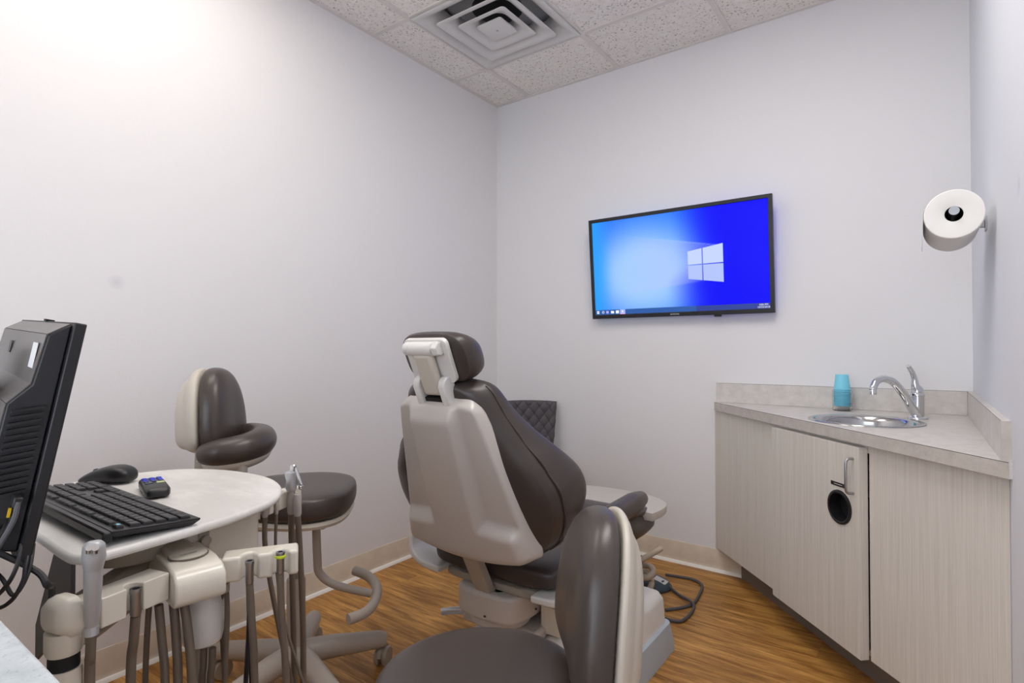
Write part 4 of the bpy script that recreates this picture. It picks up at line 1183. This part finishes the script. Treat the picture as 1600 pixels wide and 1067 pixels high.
def nozzle(name, label, px, y0, y1, d, r, hose_w, k, ring=None):
    a, c = at_d(px, y1, d), at_d(px, y0, d)
    t = instrument(name, label, a)
    IW(MB().lathe([(r * 0.8, 0), (r, 0.003), (r, (c - a).length * 0.8), (r * 1.12, (c - a).length * 0.85), (r * 1.12, (c - a).length), (r * 0.7, (c - a).length), (r * 0.7, (c - a).length - 0.006), (0.0005, (c - a).length - 0.006)], 20, a, caps=False), t, 'coupling', 'brushed', angle=50)
    IW(MB().lathe([(0.0004, (c - a).length - 0.005), (r * 0.68, (c - a).length - 0.005)], 16, a, caps=False), t, 'bore', 'black_matte')
    if ring: IW(MB().lathe([(r * 1.0, 0), (r * 1.35, 0.002), (r * 1.35, 0.005), (r * 1.0, 0.006)], 20, a + Vector((0, 0, (c - a).length * 0.70)), caps=False), t, 'band', ring)
    IW(MB().tube([a] + hang(hose_w, S(k), 0.22), r * 0.92, 10, 6), t, 'hose', 'hose')
    return t
nozzle('handpiece_coupling', 'bare metal hose end in the holder beside the two-button syringe', 212, 919, 962, 0.847, 0.0076, [(209, 1000, 0.85), (204, 1067, 0.855)], 11)
nozzle('handpiece_coupling', 'bare metal hose end in the holder next to the pivot box', 390, 876, 912, 0.955, 0.0066, [(393, 960, 0.96), (398, 1067, 0.965)], 12)
nozzle('handpiece_coupling', 'metal hose end with a lime green band', 438, 862, 896, 0.972, 0.0066, [(440, 960, 0.98), (447, 1067, 0.99)], 13, 'lime')
# suction handles in the far holder
def suction(name, label, px, ytop, ybot, d, r, hose_w, k, valve=False):
    a, c = at_d(px, ybot, d), at_d(px, ytop, d)
    t = instrument(name, label, a)
    ln = (c - a).length
    IW(MB().lathe([(r * 0.8, 0), (r, 0.004), (r, ln - 0.004), (r * 0.85, ln)], 18, a), t, 'handle', 'tube_grey')
    if valve:
        IW(MB().lathe([(r, 0), (r * 1.45, 0.008), (r * 1.3, 0.026), (r * 1.6, 0.036), (r * 1.6, 0.044), (r * 0.9, 0.046)], 20, c), t, 'valve_body', 'silver_paint')
        e = c + Vector((0, 0, 0.046))
        IW(MB().lathe([(0.006, 0), (0.007, 0.003), (0.007, 0.013), (0.005, 0.015)], 16, e + RT * 0.004), t, 'tip_socket', 'chrome')
        IW(MB().tube([e + RT * 0.008 + Vector((0, 0, 0.008)), e + RT * 0.016 - Vector((0, 0, 0.012)), e + RT * 0.022 - Vector((0, 0, 0.03))], 0.004, 10, 3), t, 'valve_lever', 'chrome')
        IW(MB().lathe([(0.002, -0.006), (0.006, -0.003), (0.006, 0.003), (0.002, 0.006)], 14, e + RT * 0.022 - Vector((0, 0, 0.036))), t, 'lever_ball', 'chrome')
    IW(MB().tube([a + Vector((0, 0, 0.004))] + hang(hose_w, S(k), 0.16), r * 0.78, 10, 6), t, 'hose', 'hose')
    return t
suction('suction_nozzle', 'plain grey suction handle under the far table rim', 414, 790, 808, 1.19, 0.0068, [(416, 870, 1.20), (440, 1000, 1.22), (455, 1067, 1.24)], 14)
suction('saliva_ejector', 'thin grey suction hose between two small holder blocks', 432, 785, 803, 1.235, 0.0042, [(431, 870, 1.238), (442, 960, 1.238), (470, 1055, 1.230), (480, 1080, 1.225)], 15)
suction('suction_valve', 'silver lever suction valve standing above the far holder', 455, 768, 803, 1.265, 0.0085, [(456, 870, 1.29), (458, 960, 1.30), (460, 1067, 1.31)], 16, True)
suction('suction_nozzle', 'grey suction handle hanging at the outer end of the far holder', 465, 772, 806, 1.255, 0.0085, [(469, 870, 1.27), (473, 960, 1.28), (474, 1067, 1.29)], 17)

# ================================================================== THINGS ON THE TRAY TABLE
# keyboard: local x from the Esc side to the number pad, local y towards the user
kb = thing('keyboard', 'black full-size keyboard lying on the white tray table', 'keyboard', (-0.990, 0.332, TZ), math.radians(180 + 0.5))
KL, KD = 0.445, 0.132
KT = math.radians(-5)
KM = Matrix.Translation((0, 0, 0.0240)) @ Matrix.Scale(-1, 4, (0, 1, 0)) @ Matrix.Rotation(KT, 4, 'X')
def KB(mb, name, mat, par=kb, **k):
    for q in mb.bm.verts: q.co = KM @ q.co
    return mb.obj(name, mat, par, **k)
KB(MB().loft([[(x, y_, z) for x, y_ in ((0.004 * e, 0.004 * e), (KL - 0.004 * e, 0.004 * e), (KL - 0.004 * e, KD - 0.004 * e), (0.004 * e, KD - 0.004 * e))] for z, e in ((-0.012, 2), (-0.003, 0), (0.0, 0))]), 'body', 'kb_body', bevel=0.001)
KB(MB().box((0.0, -0.010, -0.016), (KL, 0.004, -0.001)), 'rear_edge', 'kb_body', bevel=0.003)
for xx in (0.03, KL - 0.05):
    MB().box((xx, -0.012, 0.0002), (xx + 0.025, 0.004, 0.010)).obj('foot', 'kb_body', kb)
keymesh = {}
def key(x, y_, w, d_=0.0155):
    kk = (round(w, 4), d_)
    if kk not in keymesh:
        mb = MB().loft([[(px_, py_, z) for px_, py_ in ((e, e), (w - e, e), (w - e, d_ - e), (e, d_ - e))] for z, e in ((0.0, 0.0), (0.0035, 0.0008), (0.0045, 0.0022))])
        keymesh[kk] = mb.mesh('key', smooth=False)
    o = link('key', keymesh[kk], 'key_black', kb)
    o.matrix_local = KM @ Matrix.Translation((x, y_, 0.0002))
U = 0.0190
g = 0.0022
x0k = 0.010
ytop = 0.010
for k, x in enumerate([0, 1.5, 2.5, 3.5, 4.5, 6.0, 7.0, 8.0, 9.0, 10.5, 11.5, 12.5, 13.5, 15.25, 16.25, 17.25, 18.5, 19.5, 20.5, 21.5]):
    key(x0k + x * U, ytop, U - g, 0.011)
rows = [([1] * 13 + [2], 0), ([1.5] + [1] * 12 + [1.5], 1), ([1.75] + [1] * 11 + [2.25], 2), ([2.25] + [1] * 10 + [2.75], 3), ([1.25, 1.25, 1.25, 6.25, 1.25, 1.25, 1.25, 1.25], 4)]
for ws, r in rows:
    x = 0
    yy = ytop + 0.019 + r * 0.0188
    for w_ in ws:
        key(x0k + x * U, yy, w_ * U - g); x += w_
for r in range(2):
    for c_ in range(3): key(x0k + (15.25 + c_) * U, ytop + 0.019 + r * 0.0188, U - g)
key(x0k + 16.25 * U, ytop + 0.019 + 3 * 0.0188, U - g)
for c_ in range(3): key(x0k + (15.25 + c_) * U, ytop + 0.019 + 4 * 0.0188, U - g)
for r in range(5):
    for c_ in range(4):
        if r == 4 and c_ == 1: continue
        key(x0k + (18.5 + c_) * U, ytop + 0.019 + r * 0.0188, (2 * U - g) if (r == 4 and c_ == 0) else U - g)
KB(MB().box((x0k + 0.004, ytop + 0.003, 0.0049), (x0k + 0.012, ytop + 0.008, 0.0051)), 'key_mark', 'cup_blue')
# mouse
md = Vector((-0.78, -0.62, 0)).normalized()
mp_ = at_z(172, 754, TZ)
mo = thing('computer_mouse', 'black wireless mouse on the tray table behind the keyboard', 'mouse', (mp_.x, mp_.y, TZ), math.atan2(md.y, md.x))
rings = []
for (x, w, h0, h) in ((-0.054, 0.010, 0.008, 0.018), (-0.050, 0.022, 0.003, 0.028), (-0.035, 0.030, 0.001, 0.038), (-0.01, 0.031, 0.001, 0.041), (0.02, 0.028, 0.001, 0.034), (0.042, 0.026, 0.001, 0.024), (0.056, 0.022, 0.001, 0.015), (0.060, 0.014, 0.003, 0.010)):
    rings.append([(x, w * math.copysign(abs(math.cos(a)) ** 0.7, math.cos(a)), (h0 + h) / 2 + (h - h0) / 2 * math.copysign(abs(math.sin(a)) ** 0.75, math.sin(a))) for a in [k * 2 * PI / 20 for k in range(20)]])
MB().loft(rings).obj('body', 'black_plastic', mo, sub=1)
MB().tube([(0.030, -0.003, 0.0255), (0.030, 0.003, 0.0255)], 0.006, 16).obj('wheel', 'rubber', mo)
# remote control
ra, rb = at_z(248, 780, TZ), at_z(231, 756, TZ)
rd = Vector((rb.x - ra.x, rb.y - ra.y, 0)); rlen = 0.130; rd.normalize()
rm = thing('remote_control', 'short black remote with blue buttons lying on the tray table', 'remote', (ra.x, ra.y, TZ), math.atan2(rd.y, rd.x))
rings = []
for (x, w, z0, z1) in ((0.0, 0.012, 0.006, 0.014), (0.004, 0.019, 0.0025, 0.019), (0.015, 0.0225, 0.0008, 0.022), (0.06, 0.0225, 0.0008, 0.023), (0.115, 0.0225, 0.0008, 0.022), (0.127, 0.019, 0.002, 0.019), (0.130, 0.013, 0.006, 0.014)):
    rings.append([(x, p[0], (z0 + z1) / 2 + p[1]) for p in rrect(2 * w, z1 - z0, min(w, (z1 - z0) / 2) * 0.7, 4)])
MB().loft(rings).obj('body', 'kb_body', rm)
for k in range(3):
    for c_ in range(3):
        MB().lathe([(0.0050, 0.021), (0.0050, 0.0236), (0.004, 0.0240)], 12, (0.078 + k * 0.0145, -0.0135 + c_ * 0.0135, 0)).obj('button', 'button_blue', rm)
MB().box((0.050, -0.017, 0.0215), (0.060, -0.003, 0.0245)).obj('button', 'button_green', rm, bevel=0.001)
MB().box((0.050, 0.003, 0.0215), (0.060, 0.017, 0.0245)).obj('button', 'pedal_teal', rm, bevel=0.001)
for c_ in range(3):
    MB().lathe([(0.0042, 0.021), (0.0042, 0.0245)], 12, (0.067, -0.0135 + c_ * 0.0135, 0)).obj('button', 'rubber', rm)

# ================================================================== COMPUTER on its arm
o_ = at_d(137, 507, 0.77)
rho, lam = math.radians(2.5), math.radians(10)
wv = Vector((-0.994 * math.cos(rho), 0.1146 * math.cos(rho), math.sin(rho))).normalized()
uv = (Vector((0, 0, 1)) - wv * wv.z).normalized()
nb = wv.cross(uv)
if nb.y > 0: nb = -nb
uv, nb = uv * math.cos(lam) - nb * math.sin(lam), nb * math.cos(lam) + uv * math.sin(lam)
PM = frame(o_, wv, nb, uv)                     # x along width (away), y out of the back, z up
PCW, PCH = 0.50, 0.322
bc = PM @ Vector((PCW / 2, 0.02, -PCH))
pcx = thing('all_in_one_computer', 'black all-in-one computer on an arm over the tray table', 'computer', bc)
def PX_(mb, name, mat, par=pcx, **k):
    Mi = ROOTM[pcx.name].inverted() @ PM
    for q in mb.bm.verts: q.co = Mi @ q.co
    return mb.obj(name, mat, par, **k)
PX_(MB().box((0, 0, -PCH), (PCW, 0.014, 0)), 'display_panel', 'pc_side', bevel=0.002)
PX_(MB().box((0.012, -0.0012, -PCH + 0.03), (PCW - 0.012, -0.0002, -0.014)), 'display_glass', 'black_plastic')
prof = [(0.0145, -0.004), (0.036, -0.022), (0.040, -0.090), (0.060, -0.118), (0.062, -0.290), (0.052, -0.305), (0.0145, -0.308)]
ins = [0.0005, 0.005, 0.005, 0.008, 0.008, 0.006, 0.001]
def prof_pts(x0): return [(x0 + (i_ if x0 < 0.2 else -i_), a, c) for (a, c), i_ in zip(prof, ins)]
PX_(MB().loft([prof_pts(0.012), prof_pts(PCW - 0.012)]), 'chassis', 'pc_side', bevel=0.002)
# lighter back panels
def back_panel(i, j, name):
    (y0, z0), (y1, z1) = prof[i], prof[j]
    n_ = Vector((0, -(z1 - z0), (y1 - y0))).normalized()
    if n_.y < 0: n_ = -n_
    q = [Vector((0.022, y0, z0)), Vector((PCW - 0.022, y0, z0)), Vector((PCW - 0.022, y1, z1)), Vector((0.022, y1, z1))]
    return PX_(MB().loft([[p + n_ * 0.0003 for p in q], [p + n_ * 0.0016 for p in q]]), name, 'pc_back')
for (i, j) in ((0, 1), (1, 2), (2, 3), (3, 4)): back_panel(i, j, 'back_panel')
PX_(MB().box((0.045, 0.0403, -0.070), (0.085, 0.0408, -0.035)), 'sticker', 'label_white')
PX_(MB().box((0.30, 0.0405, -0.060), (0.325, 0.0410, -0.040)), 'sticker', 'cable_grey')
PX_(MB().box((0.22, 0.004, -0.0005), (0.235, 0.016, 0.003)), 'catch', 'black_matte')
# vents and ports on the near end face
for k in range(14):
    z = -0.125 - k * 0.0085
    PX_(MB().loft([[(0.0165 + e, y_, zz) for y_, zz in ((0.022, z + 0.010), (0.055, z), (0.055, z - 0.0035), (0.022, z + 0.0065))] for e in (0.0, -0.0075)]), 'vent_slat', 'black_plastic')
PX_(MB().box((0.0105, 0.031, -0.262), (0.0135, 0.034, -0.250)), 'usb_port', 'yellow')
PX_(MB().tube([(0.012, 0.032, -0.273), (0.0085, 0.032, -0.273)], 0.0035, 12), 'audio_port', 'brushed')
plug = PX_(MB().box((-0.010, 0.024, -0.245), (0.013, 0.034, -0.232)), 'plug', 'cable_black', bevel=0.002)
def pcw(x, y_, z): return PM @ Vector((x, y_, z))
def free_cable(pts, r, mat, name='cable', par=pcx):
    P_, R_ = catmull([Vector(p) for p in pts], [r] * len(pts), 6)
    for p in P_:
        if p.z < 0.872: p.y = max(p.y, 0.156 + r)
    return MB().tube(P_, R_, 8).obj(name, mat, par, world=True)
free_cable([pcw(-0.008, 0.029, -0.238), pcw(-0.012, 0.03, -0.262), pcw(-0.010, 0.040, -0.300), pcw(0.01, 0.045, -0.335), pcw(0.05, 0.040, -0.335), pcw(0.07, 0.035, -0.305)], 0.0032, 'cable_grey')
e1 = MA @ Vector((0.036, 0.038, 0.775))
free_cable([pcw(0.015, 0.035, -0.306), at_d(58, 893, 0.735), at_d(74, 915, 0.735), Vector((e1.x, e1.y, 0.80)), e1], 0.0042, 'cable_black')
for k in range(4):
    free_cable([pcw(0.012, 0.028 + 0.004 * k, -0.262 - 0.006 * k), pcw(-0.006, 0.034 + 0.004 * k, -0.280), pcw(-0.006, 0.044 + 0.003 * k, -0.305), pcw(0.006 + 0.01 * k, 0.062 + 0.004 * k, -0.330 - 0.010 * k), pcw(0.06 + 0.012 * k, 0.060, -0.335 - 0.008 * k), pcw(0.10 + 0.015 * k, 0.045, -0.328), pcw(0.11 + 0.015 * k, 0.035, -0.304)], 0.0030, 'cable_black')
free_cable([pcw(0.03, 0.048, -0.303), pcw(0.032, 0.050, -0.345), pcw(0.05, 0.05, -0.375), pcw(0.08, 0.05, -0.375), pcw(0.10, 0.045, -0.303)], 0.0022, 'cable_black')
for w in ([(46, 858, 0.74), (40, 885, 0.725), (36, 908, 0.72), (18, 938, 0.715), (-8, 950, 0.72), (-40, 930, 0.74)],
          [(34, 850, 0.73), (26, 885, 0.715), (10, 915, 0.71), (-15, 935, 0.715), (-50, 925, 0.74)],
          [(52, 850, 0.745), (44, 895, 0.725), (22, 930, 0.715), (4, 905, 0.72), (-20, 880, 0.74)]):
    free_cable([at_d(*q) for q in w] + [pcw(0.20, 0.045, -0.335), pcw(0.21, 0.035, -0.304)], 0.0026, 'cable_black')
# arm
ar = thing('monitor_arm', 'pale grey arm holding the computer above the side counter', 'monitor arm', (-1.26, 0.06, 0.862))
def AW(mb, name, mat, **k): return mb.obj(name, mat, ar, world=True, **k)
PXb = lambda x, y_, z: PM @ Vector((x, y_, z))
def pmbox(lo, hi):
    mb = MB().box(lo, hi)
    for q in mb.bm.verts: q.co = PM @ q.co
    return mb
AW(pmbox((0.14, 0.0640, -0.22), (0.28, 0.070, -0.10)), 'mount_plate', 'black_plastic', bevel=0.002)
AW(pmbox((0.115, 0.0705, -0.155), (0.30, 0.082, -0.045)), 'head_cover', 'tube_grey', bevel=0.004)
AW(pmbox((0.10, 0.0705, -0.225), (0.30, 0.085, -0.160)), 'tilt_bracket', 'black_matte', bevel=0.004)
AW(MB().tube([PM @ Vector((0.102, 0.078, -0.20)), PM @ Vector((0.088, 0.078, -0.20))], 0.008, 14), 'tilt_joint', 'chrome')
hp = PM @ Vector((0.22, 0.076, -0.14))
AW(MB().tube([hp, Vector((-1.26, 0.06, hp.z - 0.01))], 0.022, 16), 'link', 'tube_grey')
AW(MB().lathe([(0.06, 0.0006), (0.06, 0.012), (0.026, 0.016), (0.024, hp.z - 0.862 + 0.03)], 28, (-1.26, 0.06, 0.862)), 'pole', 'tube_grey')

# ================================================================== FLOOR: foot control, hose, cord
fp = at_z(1018, 915, 0.0)
fc = thing('foot_control', 'dark teal foot pedal on the floor by the back wall', 'foot pedal', (fp.x, fp.y, 0))
MB().lathe([(0.088, 0.001), (0.090, 0.008), (0.084, 0.020), (0.060, 0.034), (0.03, 0.040)], 36).obj('dome', 'pedal_teal', fc)
MB().lathe([(0.094, 0.0006), (0.094, 0.006)], 36).obj('rim', 'rubber', fc)
MB().box((0.005, -0.02, 0.034), (0.065, 0.025, 0.037), Matrix.Rotation(math.radians(14), 4, 'Y') @ Matrix.Translation((0, 0, 0.010))).obj('tag', 'label_white', fc)
cz = 0.008
cord = [at_z(1040, 898, 0.018), at_z(1062, 901, cz), at_z(1085, 906, cz), at_z(1097, 915, cz), at_z(1092, 930, cz), at_z(1083, 943, cz), at_z(1066, 949, cz), at_z(1040, 953, cz)]
MB().tube(cord, 0.0065, 10, 6).obj('cord', 'cable_grey', fc, world=True)
cord = [at_z(1030, 904, 0.020), at_z(1045, 916, 0.012), at_z(1062, 930, cz), at_z(1080, 940, 0.020), at_z(1084, 950, cz), at_z(1074, 964, cz), at_z(1060, 971, cz), at_z(1038, 966, cz)]
MB().tube(cord, 0.0065, 10, 6).obj('cord', 'cable_grey', fc, world=True)
h0 = at_z(1000, 905, 0.0)
hs_ = thing('corrugated_hose', 'cream ribbed hose coiled on the floor beside the foot pedal', 'hose', (h0.x, h0.y, 0))
dd = 2.62
hp_ = [at_d(1011, 928, 2.52), at_d(1018, 912, 2.58), at_d(1013, 897, 2.60), at_d(1002, 892, 2.62), at_d(1000, 899, 2.56), at_d(1012, 902, 2.54), at_d(1021, 893, 2.56), at_d(1014, 884, 2.62), at_d(1000, 884, 2.64), at_d(992, 892, 2.60), at_d(990, 900, 2.52), at_d(985, 890, 2.56), at_d(996, 878, 2.62), at_d(1012, 869, 2.66), at_d(1024, 862, 2.68), at_d(1033, 857, 2.70)]
pp, rr = catmull(hp_, [0.013] * len(hp_), 14)
rr = [0.0125 if k % 2 else 0.0142 for k in range(len(pp))]
rr[-8:] = [0.013] * 8
for q in pp: q.z = max(q.z, 0.016)
MB().tube(pp, rr, 10).obj('ribbed_tube', 'hose_cream', hs_, world=True, angle=70)
